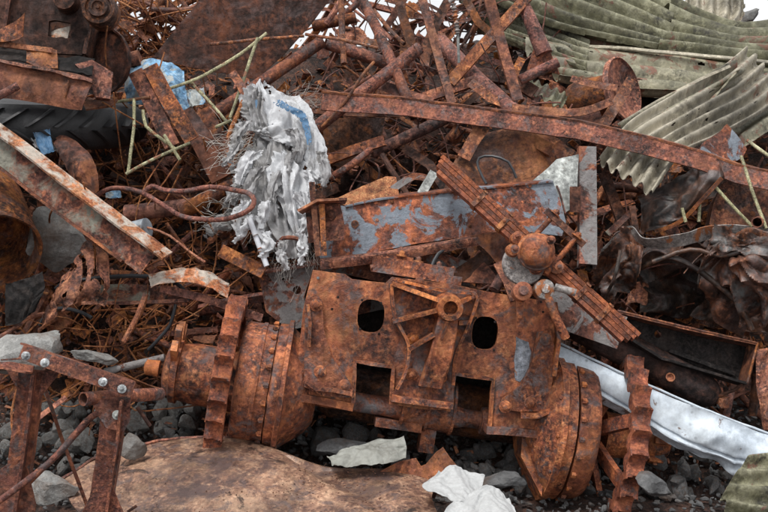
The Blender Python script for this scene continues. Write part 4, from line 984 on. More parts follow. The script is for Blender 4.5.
plate(PL(P(586,120,5.6),(0,-1,.5)), [(560,112),(598,106),(604,122),(570,130)], t=.008, warp=.01).obj('scrap_plate', M['brown'], None, 'small rusty plate below the pale orange strap', 'plate')
# rusty tank at right edge
tk = T('fuel_tank', 'orange brown rounded rusty steel tank at the right edge above the car body', 'tank')
plate(PL(P(745,205,5.24),(-.15,-1,.25)), [(709,224),(713,205),(722,182),(728,176),(742,178),(785,188),(785,240),(720,236)], t=.16, warp=.012, wsc=2, dens_=.04).obj('body', M['orange'], tk)
for x, y in ((719,208),(752,214)):
    lathe([(-.001,.014),(.003,.013),(.004,.0001)], PL(P(745,205,5.24),(-.15,-1,.25)).pt(x, y, .014), (-.15,-1,.25), 16, ref=(1,0,0)).obj('port', M['dark'], tk)
plate(PL(P(725,148,5.45),(.1,-1,.35)), [(698,152),(704,142),(722,130),(727,124),(737,134),(748,148),(744,156),(738,160),(716,166)], t=.035, warp=.015, dens_=.03).obj('scrap_plate', M['blue'], None, 'rusty torn plate with a grey patch above the long beam at right', 'plate')
cloth('oily_panel', 'black oily dented panel under the cream corrugated sheet', [[(640,200,5.5),(672,186,5.4),(700,170,5.35),(722,160,5.3)],[(642,212,5.42),(676,200,5.3),(706,182,5.22),(724,172,5.2)],[(640,236,5.4),(668,226,5.3),(700,204,5.2),(716,186,5.22)]], 'panel', .035, 5, 60, 40, cat='metal sheet', seed=8)
bar('edge_strip', 'thin rusty edge of the black oily panel', 'metal strip', [(655,232,5.3),(680,222,5.24),(700,202,5.18),(722,178,5.15)], 4, 'flat', 'brown', smooth=True)
for i, (q, lb_) in enumerate((([(711,182,5.2),(730,203,5.12),(752,226,5.08)],'pale green rod slanting across the orange tank'),([(741,156,5.22),(752,190,5.12),(766,228,5.06)],'pale green rod at the far right crossing the orange tank'),([(700,196,5.25),(699,222,5.2)],'short upright pale green rod by the black oily panel'),([(682,208,5.2),(686,222,5.18)],'stubby pale green rod below the black oily panel'),([(747,140,5.3),(775,160,5.2)],'pale green rod in the top corner above the orange tank'))):
    bar('thin_rod', lb_, 'rod', q, 3.4, 'rod', 'rodgreen')
bar('bar', 'pale greenish bar stub in the dark gap left of the car body', 'bar', [(607,234,5.35),(636,208,5.4)], 6, 'flat', 'greenrust', t=3)
bar('bar', 'dark flat bar standing in the gap left of the car body', 'bar', [(632,206,5.3),(636,232,5.25)], 6, 'flat', 'dark', t=2)

# ================================================================== CENTRE BACK
plate(PL(P(510,165,5.50),(.05,-1,.55)), [(444,190),(450,170),(468,135),(473,128),(520,130),(560,138),(578,150),(578,172),(545,180),(530,195)], t=.008, warp=.05, wsc=3.5, dens_=.025, jag=.004).obj('bent_sheet', M['orange'], None, 'large bent orange rusty sheet behind the blue box beam', 'metal sheet')
plate(PL(P(556,185,5.26),(.1,-1,.4)), [(532,181),(548,168),(556,160),(578,155),(577,190),(572,208),(562,214),(556,196),(545,182)], t=.01, warp=.02, dens_=.03).obj('light_sheet', M['lgrey'], None, 'light grey torn painted sheet left of the upright channel', 'metal sheet')
bar('tube', 'short rusty upright tube stub between the light grey sheet and channel', 'tube', [(575,187,5.2),(575,212,5.2)], 11, 'tube', 'brown')
bar('wire_loop', 'black bent wire loop standing up behind the blue beam', 'wire', [(486,184,5.2),(478,168,5.25),(479,158,5.27),(492,156,5.25),(508,162,5.22),(516,178,5.2)], 2.6, 'rod', 'hose', smooth=True)
bar('strap', 'pale grey curved strap rising behind the blue beam', 'strap', [(384,196,5.25),(400,184,5.25),(414,176,5.24),(426,178,5.25)], 7, 'flat', 'greyrust', t=2, smooth=True)
bar('strap', 'short white grey strap end beside the curved strap', 'strap', [(421,194,5.2),(434,172,5.25)], 9, 'flat', 'lgrey', t=2)
plate(PL(P(362,190,5.25),(.0,-1,.9)), [(334,199),(362,186),(386,177),(396,178),(399,196),(380,199),(345,205)], t=.012, warp=.012, dens_=.02).obj('flaky_plate', M['yellow'], None, 'plate covered in ochre flaking rust on top of the blue beam', 'plate')
bar('hose', 'short black hose bent behind the axle top', 'hose', [(432,266,5.0),(438,254,5.05),(450,247,5.06),(472,244,5.1)], 4, 'rod', 'hose', smooth=True)
plate(PL(P(500,245,5.0),(-.3,-1,.2)), [(470,236),(508,230),(510,262),(502,270),(490,255)], t=.012, warp=.006).obj('gusset_plate', M['brown'], None, 'triangular rusty gusset plate under the ball joint', 'plate')
bar('strut', 'rusty strut leaning down to the axle left of the ball joint', 'strut', [(500,262,4.95),(510,282,4.9),(517,300,4.85)], 14, 'flat', 'orange', t=4)
bar('strut', 'dark square strut behind the axle top and blue beam', 'strut', [(455,278,5.1),(480,262,5.15),(500,248,5.2)], 15, 'box', 'dark', h=8)
bar('strut', 'short rusty tube on the axle top right', 'tube', [(494,290,4.9),(505,272,4.95)], 11, 'pipe', 'brown')
plate(PL(P(475,275,5.1),(0,-1,.5)), [(462,282),(484,262),(496,275),(494,284)], t=.01).obj('scrap_plate', M['brown'], None, 'small triangular plate behind the axle top', 'plate')
plate(PL(P(345,106,6.0),(0,-1,.4)), [(288,92),(345,94),(400,98),(400,117),(345,116),(300,112)], t=.01, warp=.01).obj('steel_plate', M['brown'], None, 'long flat rusty plate behind the top of the white sack', 'plate')
plate(PL(P(350,150,5.9),(.1,-1,.2)), [(322,118),(385,118),(380,150),(345,172),(326,160)], t=.01, warp=.01).obj('dark_plate', M['dark'], None, 'dark steel plate in the shadow right of the white sack', 'plate')
# pipes, right of the sack and above the beam
B = [
 ('pipe','thick rusty pipe with open end slanting up from the sack to the truss','pipe',[(298,142,5.75),(345,105,5.85),(390,71,5.95),(419,48,6.05)],13,'tube','red',{}),
 ('pipe','thick rusty pipe slanting left of the sack up to the dark plate','pipe',[(206,120,5.9),(262,82,6.1),(321,42,6.35)],13,'pipe','red',{}),
 ('pipe','horizontal rusty pipe above the sack ending behind the diagonal bars','pipe',[(328,44,6.4),(360,54,6.35),(390,64,6.3)],12,'pipe','red',{}),
 ('pipe','short rusty pipe right of the dark plate corner near the skyline','pipe',[(312,26,6.9),(356,17,6.9)],11,'pipe','brown',{}),
 ('pipe','long rusty pipe leaning from the top edge down to the long beam','pipe',[(357,-10,6.4),(378,30,6.2),(396,72,5.95),(408,100,5.85)],10,'pipe','red',{}),
 ('pipe','thick rusty pipe running down to the right behind the long beam','pipe',[(441,42,6.3),(480,82,6.0),(523,120,5.75)],15,'pipe','red',{}),
 ('pipe','lower rusty pipe passing beneath the long beam','pipe',[(372,153,5.75),(405,138,5.8),(446,118,5.85)],12,'pipe','brown',{}),
 ('bar','flat upright bar leaning left between the crossing truss bars','bar',[(420,-10,6.1),(436,48,5.95),(452,103,5.75)],8,'angle','orange',{}),
 ('bar','long rusty angle bar rising right across the truss bars','bar',[(450,82,5.95),(484,44,6.0),(524,0,6.1),(532,-10,6.1)],11,'angle','orange',{}),
 ('bar','steep dark angle bar right of the long rising angle bar','bar',[(487,-10,6.1),(502,44,6.0),(518,100,5.8)],10,'angle','brown',{}),
 ('bar','narrow rusty bar slanting at the top left of the truss','bar',[(408,-8,6.8),(392,18,6.8),(381,34,6.8)],7,'angle','brown',{}),
 ('bar','dark bar leaning behind the left truss bars','bar',[(397,-8,6.6),(405,24,6.5),(413,50,6.4)],9,'flat','dark',{}),
 ('bar','dark curved strip coming down behind the truss bars','strip',[(453,-8,6.5),(438,20,6.45),(427,46,6.4),(424,66,6.3)],9,'flat','dark',{'smooth':True}),
 ('bar','dark bar between the curved strip and the threaded rod','bar',[(462,-8,6.8),(478,22,6.7),(500,40,6.7)],8,'flat','dark',{}),
 ('post','tapered rusty tubular post with gusset standing at the top','post',[(520,-4,6.15),(532,24,6.1),(544,54,6.05)],11,'pipe','red',{'scale':lambda t:1+.5*t}),
 ('foot','rusty tube foot lying across the base of the tapered post','tube',[(520,80,6.0),(540,70,6.0),(558,62,6.0)],10,'pipe','red',{}),
 ('bar','thin rusty bar hooking left of the tapered post foot','bar',[(508,86,5.9),(516,70,5.95),(522,58,6.0)],8,'flat','orange',{}),
 ('channel','dark channel lying behind the long beam in the centre','channel',[(416,100,5.95),(446,90,5.95),(476,80,5.95)],10,'chan','brown',{}),
 ('channel','second dark channel behind the thick pipe in the centre','channel',[(470,72,6.2),(512,78,6.1),(535,92,6.0)],12,'angle','dark',{}),
 ('strap','flat orange strap between thick pipe and long beam','strap',[(470,82,5.9),(490,98,5.85),(515,108,5.8)],9,'flat','orange',{}),
 ('strap','dark flat strap at the left of the centre gap','strap',[(378,84,6.0),(400,92,5.95),(432,103,5.85)],10,'flat','brown',{}),
 ('angle_bar','rusty angle piece hanging below the long beam','angle iron',[(484,126,5.55),(474,140,5.5),(464,158,5.45)],13,'angle','orange',{}),
 ('angle_bar','broad orange bar under the long beam right of centre','bar',[(510,126,5.6),(530,138,5.55),(552,150,5.5)],12,'angle','orange',{}),
 ('rod','thin upright rusty rod above the horizontal pipe','rod',[(341,-6,6.5),(342,30,6.4),(344,64,6.3)],6,'rod','orange',{}),
 ('rod','thin rod slanting at the skyline right of the dark plate','rod',[(347,-8,6.7),(334,12,6.7),(326,24,6.7)],6,'rod','brown',{}),
 ('rod','long thin rusty rod crossing the big dark plate','rod',[(210,44,5.95),(258,39,5.95),(304,36,5.95)],3.2,'rod','orange',{}),
 ('rod','long thin rusty rod right of the dark plate, over the pipes','rod',[(305,34,6.1),(345,40,6.05),(378,48,6.0)],3.2,'rod','orange',{}),
 ('rod','bent thin rod coming down in front of the thick open pipe','rod',[(374,62,5.7),(362,76,5.65),(346,100,5.6),(322,127,5.6)],3,'rod','orange',{'smooth':True}),
 ('rod','thin rod nearly parallel to the thick open pipe','rod',[(371,76,5.75),(345,92,5.7),(313,109,5.7)],3,'rod','brown',{}),
 ('rod','thin rod fanning out at the top between the pipes','rod',[(352,0,7.0),(374,22,6.8),(392,40,6.7)],4,'rod','brown',{}),
 ('rod','rusty rod at the top centre leaning right','rod',[(374,10,6.9),(390,30,6.7),(404,44,6.6)],4,'rod','orange',{}),
 ('rod','rusty tube leaning at the skyline above the sack','tube',[(320,30,6.9),(352,8,6.9),(366,-4,6.9)],6,'pipe','red',{}),
 ('channel','dark channel running down right of the white sack','channel',[(326,160,5.7),(352,150,5.65),(384,140,5.6)],10,'chan','brown',{}),
 ('rod','rusty tube slanting under the dark plate right of the sack','tube',[(330,178,5.5),(352,164,5.5),(370,150,5.6)],7,'pipe','red',{}),
 ('rod','dark rod leaning in the hollow above the blue beam','rod',[(382,155,5.6),(398,180,5.5),(408,196,5.4)],6,'rod','dark',{}),
 ('bar','flat dark bar in the hollow above the blue beam','bar',[(404,148,5.7),(430,165,5.6),(446,190,5.5)],9,'flat','dark',{}),
]
for nm, lbl, ct, pts, w_, kd, mt, kw in B: bar(nm, lbl, ct, pts, w_, kd, mt, **kw)
plate(PL(P(545,66,6.04),(0,-1,.2)), [(536,40),(546,38),(552,56),(560,74),(548,72),(524,78),(530,60)], t=.01).obj('gusset', M['red'], None, 'rusty gusset plate welded at the foot of the tapered post', 'gusset')
# threaded rod
th_ = T('hanging_turnbuckle', 'grey twisted turnbuckle rod hanging among the truss bars', 'turnbuckle')
def tw(t): return 1+.5*math.sin(t*70)
bar('thread', None, None, [(451,-8,5.9),(456,18,5.88),(458,34,5.86)], 4.5, 'pipe', 'lip', parent=th_, scale=tw, step=.008)
bar('rod', None, None, [(458,34,5.86),(459,63,5.84)], 2.8, 'rod', 'lgrey', parent=th_)
bar('clamp', None, None, [(449,2,5.88),(461,-6,5.88)], 3.2, 'rod', 'lip', parent=th_)

# big dark plate
plate(PL(P(245,35,6.45),(.05,-1,.12)), [(153,57),(176,28),(204,-5),(240,-14),(335,-14),(329,0),(308,27),(284,54),(256,79),(225,73),(188,67)], t=.012, warp=.02, wsc=1.4, dens_=.05).obj('steel_plate', M['plate'], None, 'big flat dark brown rusty plate standing at the top left', 'plate')

# ================================================================== SACK
sk = T('woven_sack', 'torn white and grey woven plastic sack with blue stripe draped over the scrap', 'sack')
def drape(sx, sy, amp, seed, hang=(2.4,2.4,.9)):
    def f(u, v, p):
        return pleat(u, v, amp*1.0, sx*1.1, seed, .6) + .004*noise.noise(p*9)
    return f
def ragged(a, seed, f=(7,9), hole=.9):
    def m(u, v):
        n = noise.noise(Vector((u*f[0]+seed, v*f[1], seed)))+.5*noise.noise(Vector((u*f[0]*3, v*f[1]*3+seed, 1)))
        if min(u, 1-u, v, 1-v) < a*(.45+n): return False
        return n < hole
    return m
patch([[(248,84,5.66),(254,80,5.66),(262,84,5.66),(282,88,5.66),(298,98,5.7)],
       [(243,100,5.60),(262,100,5.58),(282,104,5.56),(300,110,5.58),(314,124,5.55)],
       [(244,118,5.54),(260,122,5.50),(282,128,5.48),(300,136,5.46),(318,146,5.44)],
       [(252,134,5.50),(262,138,5.46),(280,144,5.42),(297,150,5.42),(306,162,5.44)]], 110, 110, .002, drape(3.2, 9, .040, 1), mask=ragged(.10, 2, (9,12), .62), jag=1).obj('upper_sheet', M['sackw'], sk, sharp=50)
patch([[(240,94,5.58),(252,84,5.56),(262,92,5.55)],[(240,112,5.54),(252,112,5.5),(266,114,5.49)],[(246,128,5.5),(256,134,5.46),(272,138,5.44)]], 50, 60, .002, drape(4, 9, .030, 41), mask=ragged(.08, 9), jag=1).obj('loose_flap', M['sackg'], sk, sharp=50)
patch([[(290,104,5.52),(300,108,5.5),(310,116,5.52)],[(303,130,5.44),(312,134,5.42),(324,144,5.46)],[(301,152,5.40),(312,154,5.37),(327,160,5.42)],[(308,168,5.36),(314,174,5.33),(326,176,5.38)],[(314,181,5.36),(318,184,5.34),(322,182,5.36)]], 44, 100, .002, drape(5, 12, .020, 5), mask=ragged(.04, 3)).obj('hanging_flap', M['sackw'], sk, sharp=50)
patch([[(273,105,5.49),(276,103,5.49),(278,103,5.49)],[(286,111,5.46),(289,108,5.46),(291,107,5.46)],[(299,119,5.43),(303,116,5.43),(306,114,5.43)],[(305,133,5.385),(308,131,5.385),(311,130,5.385)],[(309,150,5.345),(311,147,5.345),(313,146,5.345)]], 16, 90, .002, lambda u,v,p: crease(p, 9, .018, 3), mask=ragged(.20, 4, (5,30), .38)).obj('blue_stripe', M['sackblue'], sk)
patch([[(254,100,5.53),(258,99,5.53)],[(255,109,5.51),(258,108,5.51)]], 10, 16, .002, mask=ragged(.2, 4)).obj('blue_mark', M['sackblue'], sk)
lowr = [[(256,128,5.58),(270,132,5.54),(285,136,5.5),(298,142,5.5)],
        [(250,150,5.50),(268,156,5.42),(288,160,5.40),(302,170,5.44)],
        [(240,176,5.46),(264,184,5.34),(290,192,5.30),(308,200,5.34)],
        [(244,204,5.38),(266,212,5.26),(292,218,5.24),(310,226,5.26)],
        [(252,232,5.30),(272,238,5.22),(294,244,5.18),(313,246,5.2)],
        [(266,252,5.26),(284,256,5.2),(298,260,5.18),(313,256,5.2)]]
patch(lowr, 130, 200, .002, drape(2.8, 8, .060, 14), mask=ragged(.07, 6, (6,9), .62), jag=1).obj('lower_sheet', M['sackg'], sk, sharp=50)
patch([[(272,150,5.40),(288,150,5.36),(300,160,5.38)],[(268,180,5.30),(290,180,5.26),(308,190,5.3)],[(280,206,5.22),(296,208,5.2),(312,214,5.22)],[(292,236,5.17),(302,238,5.15),(312,240,5.17)]], 70, 110, .002, drape(3.2, 9, .045, 33), mask=ragged(.10, 12, (5,7), .7), jag=1).obj('folded_layer', M['sackw'], sk, sharp=50)
patch([[(205,226,5.5),(225,212,5.48),(245,200,5.44),(258,196,5.38)],[(204,238,5.42),(226,230,5.4),(246,226,5.36),(262,226,5.32)]], 80, 44, .002, drape(5, 10, .035, 7), mask=ragged(.16, 22, (12,6), .5), jag=1).obj('rag_end', M['sackg'], sk, sharp=50)
patch([[(232,160,5.5),(246,150,5.46),(258,148,5.44)],[(228,186,5.46),(240,180,5.42),(252,178,5.38)],[(222,208,5.44),(236,206,5.40),(250,204,5.36)]], 50, 70, .002, drape(4, 10, .035, 77), mask=ragged(.22, 31, (6,8), .45), jag=1).obj('rag_end', M['sackg'], sk, sharp=50)
for k, (x0,y0,x1,y1,x2,y2,w_) in enumerate(((255,150,244,168,240,186,9),(262,165,250,190,252,214,8),(300,190,306,214,300,238,8),(280,170,272,196,276,224,7),(248,200,238,216,240,236,6),(292,128,300,146,296,168,8),(262,230,268,246,262,258,7),(246,120,238,136,232,150,7),(266,200,262,220,258,240,5),(284,240,282,256,288,270,5),(300,232,304,250,300,266,5),(240,140,232,154,222,166,5),(306,170,312,186,308,200,4),(294,150,288,170,294,190,6),(252,214,244,230,234,244,5),(320,150,326,170,324,188,4))):
    d_ = 5.40-.0028*(y0-130)
    patch([[(x0-w_,y0,d_-.01),(x0,y0,d_-.04),(x0+w_,y0,d_-.01)],[(x1-w_,y1,d_-.03),(x1,y1,d_-.07),(x1+w_*.8,y1,d_-.03)],[(x2-w_*.3,y2,d_-.06),(x2,y2,d_-.08),(x2+w_*.3,y2,d_-.06)]], 22, 60, .0015, (lambda s_: lambda u,v,p: pleat(u, v, .022, 2.2, s_, 1.4))(k*7+3), mask=ragged(.12, k*5, (4,12), .8), jag=1).obj('torn_strip', M['sackg' if k % 2 else 'sackw'], sk, sharp=60)
def fray(mb, c, n, L, spread, drn, r=.0006):
    for _ in range(int(n*.7)):
        p0 = V3(c)+Vector((random.gauss(0,1)*spread, random.gauss(0,.4)*spread, random.gauss(0,1)*spread))
        d = (Vector(drn)+Vector((random.gauss(0,.5), random.gauss(0,.4), random.gauss(0,.5)))).normalized(); l = L*random.uniform(.4,1.2)
        pts = [p0]
        for k in range(4): d = (d+Vector((random.gauss(0,.3),random.gauss(0,.3),random.gauss(-.1,.3)))).normalized(); pts.append(pts[-1]+d*l/4)
        pts = cat_rom(pts, 3)
        sweep(pts, circ(r,3), jit=0, step=9, mb=mb)
mb = MB()
for c, n, L, sp_, dd in (((250,148,5.5),120,.16,.06,(-1,-.1,-.3)),((235,160,5.52),60,.14,.05,(-1,0,.1)),((305,100,5.66),60,.10,.03,(1,-.1,.5)),((262,170,5.42),70,.12,.05,(-.6,-.2,-1)),((258,196,5.36),90,.14,.05,(-.5,-.2,-1)),((270,225,5.26),60,.12,.06,(-.3,-.2,-1)),((300,120,5.5),30,.08,.03,(1,0,0)),((322,172,5.38),50,.07,.02,(.3,0,-1)),((312,252,5.2),60,.09,.03,(0,0,-1)),((285,262,5.16),60,.09,.04,(-.2,0,-1)),((290,100,5.6),40,.07,.04,(.2,-.3,1)),((225,216,5.44),60,.12,.05,(-1,0,.2)),((246,136,5.5),70,.12,.04,(-1,0,-.5))):
    fray(mb, c, n, L, sp_, dd)
mb.obj('frayed_threads', M['fibre'], sk, kind='stuff', recalc=False)
tub = T('plastic_tube', 'thin white plastic tube with grey bands leaning under the grey sack', 'tube')
bar('tube', None, None, [(249,218,5.10),(258,243,5.08),(267,266,5.05)], 5.5, 'pipe', 'plastic', parent=tub)
for t in (.35,.62,.68): 
    q = P(249,218,5.10).lerp(P(267,266,5.05), t); q2 = P(249,218,5.10).lerp(P(267,266,5.05), t+.02)
    sweep([q,q2], circ(3.0*mpp(5.2),14), jit=0, step=9).obj('band', M['lip'], tub)
bar('hose', 'short grey rusty hose arching on the grey sack bottom', 'hose', [(276,246,5.16),(283,238,5.14),(296,238,5.13),(309,241,5.12)], 4.5, 'rod', 'red', smooth=True)
cloth('white_rag', 'white and blue torn plastic rag under the tractor tyre', [[(24,120,5.5),(34,116,5.52),(46,128,5.52)],[(28,136,5.44),(38,136,5.45),(52,138,5.48)],[(36,150,5.38),(46,150,5.4),(58,152,5.42)]], 'sackw', .03, 9, 40, 40, cat='rag', seed=4)
cloth('blue_rag', 'small blue plastic scrap beside the white rag at the left', [[(34,134,5.40),(50,130,5.42)],[(38,146,5.36),(52,142,5.38)],[(42,156,5.33),(54,152,5.36)]], 'sackblue', .015, 9, 24, 24, cat='rag', seed=6)

# ================================================================== LEFT TOP MACHINE
mh = T('machine_housing', 'dark brown machine housing with a rectangular hole at the top left', 'machine part')
MP = PL(P(45,25,5.62),(.05,-1,.2))
plate(MP, [(-20,-20),(96,-20),(93,8),(88,34),(82,55),(40,52),(20,48),(-20,42)], [[(49,21),(55,20),(71,23),(71,38),(60,39),(48,36)]], t=.03, warp=.006).obj('front_plate', M['dark'], mh)
plate(MP, [(-20,-20),(96,-20),(82,55),(-20,42)], t=.02, out=-.25, dens_=.1).obj('rear_plate', M['dark'], mh)
sweep([MP.pt(98,-22,-.12), MP.pt(94,10,-.12), MP.pt(84,54,-.12)], p_flat(.02,.25), MP.n).obj('side_wall', M['dark'], mh)
sweep([MP.pt(14,-20,.02), MP.pt(8,20,.02), MP.pt(3,44,.02)], p_flat(.02,.03), MP.n).obj('rib', M['brown'], mh)
hb = P(98,7,5.50)
lathe([(-.15,.0001),(-.15,.085),(-.03,.088),(0,.082),(.002,.066),(-.01,.062),(-.01,.052),(.012,.048),(.014,.030),(.004,.026),(.004,.012),(.016,.010),(.016,.0001)], hb, (.05,-1,.2), 40, ref=(1,0,0)).obj('hub', M['dark'], mh)
lathe([(-.10,.0001),(-.10,.06),(0,.055),(.002,.0001)], P(64,-2,5.55), (.05,-1,.2), 30, ref=(1,0,0)).obj('hub', M['dark'], mh)
patch([[MP.pt(50,30,-.05),MP.pt(58,28,-.04),MP.pt(68,24,-.06)],[MP.pt(50,38,-.03),MP.pt(60,36,-.03),MP.pt(66,38,-.03)]], 16, 10, .004, lambda u,v,p: fold(p,9,.012)).obj('rust_flake', M['whiterust'], mh)
patch([[(-12,36,5.5),(6,26,5.48),(18,20,5.46),(25,12,5.46)],[(-12,42,5.45),(6,41,5.44),(16,40,5.44),(23,36,5.44)]], 30, 16, .006, lambda u,v,p: .01*noise.noise(p*9), jag=.6).obj('bent_flange', M['brown'], None, 'bent rusty flange lying against the machine housing', 'bent plate')
tc_ = T('torn_channel', 'rusty channel with wavy torn upper edge above the tractor tyre', 'channel')
patch([[(-15,58,5.42),(20,66,5.40),(50,71,5.38),(75,76,5.37),(93,82,5.36)],[(-15,80,5.38),(20,84,5.36),(50,89,5.35),(72,93,5.34),(87,96,5.33)],[(-15,96,5.38),(20,100,5.36),(50,105,5.35),(70,109,5.34),(81,110,5.33)]], 80, 24, .010, lambda u,v,p: .012*noise.noise(p*7)+.02*max(0,1-v*6)).obj('web', M['brown'], tc_)
sweep([P(-15,57,5.40),P(20,65,5.38),P(50,70,5.36),P(75,76,5.34),P(94,81,5.33)], dens(p_flat(.016,.03),.02), (0,-1,.4), jit=.008, step=.03).obj('torn_lip', M['orange'], tc_)
sweep([P(69,80,5.34),P(67,90,5.33),P(65,97,5.33)], circ(.006,8), jit=.002).obj('weld_drip', M['orange'], tc_)
patch([[(-15,48,5.60),(30,52,5.58),(60,58,5.56),(95,60,5.55)],[(-15,58,5.44),(30,64,5.42),(60,71,5.40),(92,78,5.38)]], 60, 20, .008, lambda u,v,p: fold(p,7,.015,2)).obj('sooty_floor', M['black'], tc_)
patch([[(27,47,5.50),(40,50,5.48),(57,51,5.48)],[(27,64,5.40),(42,68,5.38),(58,69,5.38)]], 20, 14, .006, lambda u,v,p: fold(p,6,.014,3), jag=1).obj('bent_tab', M['orange'], None, 'orange bent rusty tab lying in the torn channel', 'bent plate')
bar('angle_bar', 'thin orange edge bar lying under the machine housing', 'bar', [(-12,42,5.50),(20,46,5.46),(52,50,5.44)], 5, 'angle', 'orange')
plate(PL(P(95,80,5.45),(.3,-1,.3)), [(75,64),(92,60),(113,73),(110,99),(96,97),(90,80)], t=.05, warp=.01).obj('box_end', M['brown'], None, 'rusty box end piece between torn channel and round disc', 'box end')
plate(PL(P(95,104,5.5),(0,-1,2.0)), [(82,100),(118,100),(112,106),(86,109)], t=.01).obj('ledge_strip', M['orange'], None, 'orange rusty ledge strip resting on the tyre', 'strip')
bar('pipe', 'short rusty pipe stub at the left edge over the torn channel', 'pipe', [(-8,99,5.25),(6,92,5.26),(18,85,5.28)], 8, 'pipe', 'red')
dw = T('round_disc', 'round rusty domed disc leaning beside the machine housing', 'disc')
do = P(103,62,5.75); dn = Vector((-.45,-.85,.15)).normalized(); sd5 = mpp(5.75)
lathe([(-.03,.0001),(-.03,31*sd5),(-.01,33*sd5),(.016,33.5*sd5),(.016,31.5*sd5),(.0,30*sd5),(.02,18*sd5),(.035,5*sd5),(.036,.0001)], do, dn, 48, mod=worn, ref=(0,0,1)).obj('disc', M['plate'], dw)
bar('steel_drum', 'short horizontal rusty cylinder behind the round disc', 'cylinder', [(108,66,6.0),(140,58,6.0)], 16, 'pipe', 'brown')

ty = T('tractor_tyre', 'black tractor tyre with chevron lugs lying flat at the left', 'tyre')
to = P(46,123,5.90); tax = Vector((.03,-.03,1)).normalized(); R0, rt = .475, .125; KW = .76
prof_ = [(-.135,R0-.11),(-.155,R0-.07),(-.150,R0-.035),(-.12,R0+.0),(-.07,R0+.024),(0,R0+.034),(.07,R0+.024),(.12,R0+.0),(.150,R0-.035),(.155,R0-.07),(.135,R0-.11),(.10,R0-.17),(.085,R0-.20),(-.085,R0-.20),(-.10,R0-.17)]
lathe([(x*KW, r) for x, r in prof_], to, tax, 90, closed=True, ref=(0,-1,0)).obj('carcass', M['rubber'], ty)
mb = MB(); a_ = (Vector((0,-1,0))-tax*Vector((0,-1,0)).dot(tax)).normalized(); b_ = tax.cross(a_)
for k in range(24):
    for sgn in (-1, 1):
        th = (k+.5*(sgn > 0))*2*math.pi/24; v = []
        for i in range(5):
            f_ = i/4; ta = th+f_*.24; x = sgn*(.012+f_*.115); rr = R0+.028-.05*f_**2.2
            for (dt, dr) in ((-.030,0),(-.020,.05),(.018,.05),(.026,0)):
                t2 = ta+dt; d = a_*math.cos(t2)+b_*math.sin(t2); v.append(to+tax*x*KW+d*(rr+dr*(1-.2*f_)))
        f = []
        for i in range(4):
            for j in range(4): j2 = (j+1)%4; f.append((i*4+j,i*4+j2,(i+1)*4+j2,(i+1)*4+j))
        f += [(0,1,2,3),(19,18,17,16)]
        mb.add(v, f)
mb.obj('tread_lugs', M['rubber'], ty)

# blue painted drum sheet, left-centre
cloth('painted_sheet', 'crumpled bright blue painted sheet behind the two dark bars', [[(128,72,6.0),(145,62,6.02),(165,64,6.0),(184,72,5.98)],[(126,88,5.9),(148,84,5.86),(168,88,5.84),(186,94,5.85)],[(128,104,5.86),(150,106,5.8),(170,110,5.78),(190,112,5.8)]], 'skyblue', .03, 5, 60, 50, cat='metal sheet', seed=12)
cloth('painted_sheet', 'small scrap of blue painted sheet right of the dark bars', [[(186,92,5.9),(204,88,5.9)],[(190,108,5.82),(206,104,5.82)]], 'skyblue', .02, 6, 24, 20, cat='metal sheet', seed=2)
cloth('painted_sheet', 'bright blue scrap lying low between the pipe loop and bars', [[(106,190,5.6),(120,188,5.6)],[(106,199,5.55),(122,198,5.55)]], 'skyblue', .012, 8, 16, 16, cat='metal sheet', seed=22)
bar('flat_bar', 'left one of two broad dark rusty bars over the blue sheet', 'bar', [(135,71,5.72),(150,100,5.66),(172,146,5.58)], 15, 'chan', 'brown', h=10, tow=-1)
bar('flat_bar', 'right one of two broad dark rusty bars over the blue sheet', 'bar', [(150,66,5.7),(166,96,5.64),(192,140,5.56)], 15, 'chan', 'brown', h=10, tow=-1)
bar('channel', 'broad dark rusty channel running down from the two bars', 'channel', [(182,112,5.62),(202,140,5.56),(222,178,5.48)], 22, 'chan', 'plate', h=12, tow=-1)
bar('channel', 'rusty angle leaning beside the broad channel towards the sack', 'angle iron', [(204,108,5.66),(220,140,5.6),(240,178,5.5)], 14, 'angle', 'brown')
bar('pipe', 'thick rusty pipe low down left of the grey sack', 'pipe', [(182,212,5.52),(222,190,5.5),(270,160,5.6)], 15, 'pipe', 'brown')
bar('pipe', 'horizontal dark red pipe below the pipe loop', 'pipe', [(126,213,5.58),(160,210,5.56),(205,204,5.54)], 16, 'pipe', 'brown')
# pale green rods
GRD = [([(116,102,5.7),(136,99,5.68),(150,97,5.66)],'short pale green rod lying level by the tyre'),([(134,99,5.62),(134,125,5.56),(128,173,5.45)],'upright pale green rod in front of the tyre end'),
 ([(143,110,5.62),(146,126,5.58),(160,138,5.54),(175,149,5.5)],'bent pale green rod left of the two broad bars'),([(190,143,5.50),(162,155,5.46),(140,166,5.42),(126,174,5.4)],'pale green angled rod with a hook end in the left middle'),
 ([(161,91,5.7),(198,78,5.72),(240,54,5.76),(267,33,5.8)],'long pale green rod slanting up over the big dark plate'),([(191,82,5.74),(208,100,5.7),(226,121,5.66)],'pale green rod slanting down to the sack corner'),
 ([(258,38,5.78),(244,78,5.7),(230,118,5.62)],'steep pale green rod in front of the big dark plate'),([(216,127,5.6),(232,120,5.58)],'short thick pale green rod end by the sack'),([(164,135,5.5),(180,160,5.46)],'short pale green cross rod on the hooked rod')]
for q, l_ in GRD: bar('thin_rod', l_, 'rod', q, 3.3, 'rod', 'rodgreen', smooth=len(q) > 3)
bar('rod', 'brown knobbly rod standing by the sack corner', 'rod', [(243,100,5.56),(236,118,5.52),(228,138,5.5)], 4.5, 'rod', 'yellow', jit=.004)
bar('rod', 'rusty rod end standing by the top of the sack', 'rod', [(232,72,5.7),(240,84,5.66),(246,96,5.62)], 8, 'flat', 'brown')
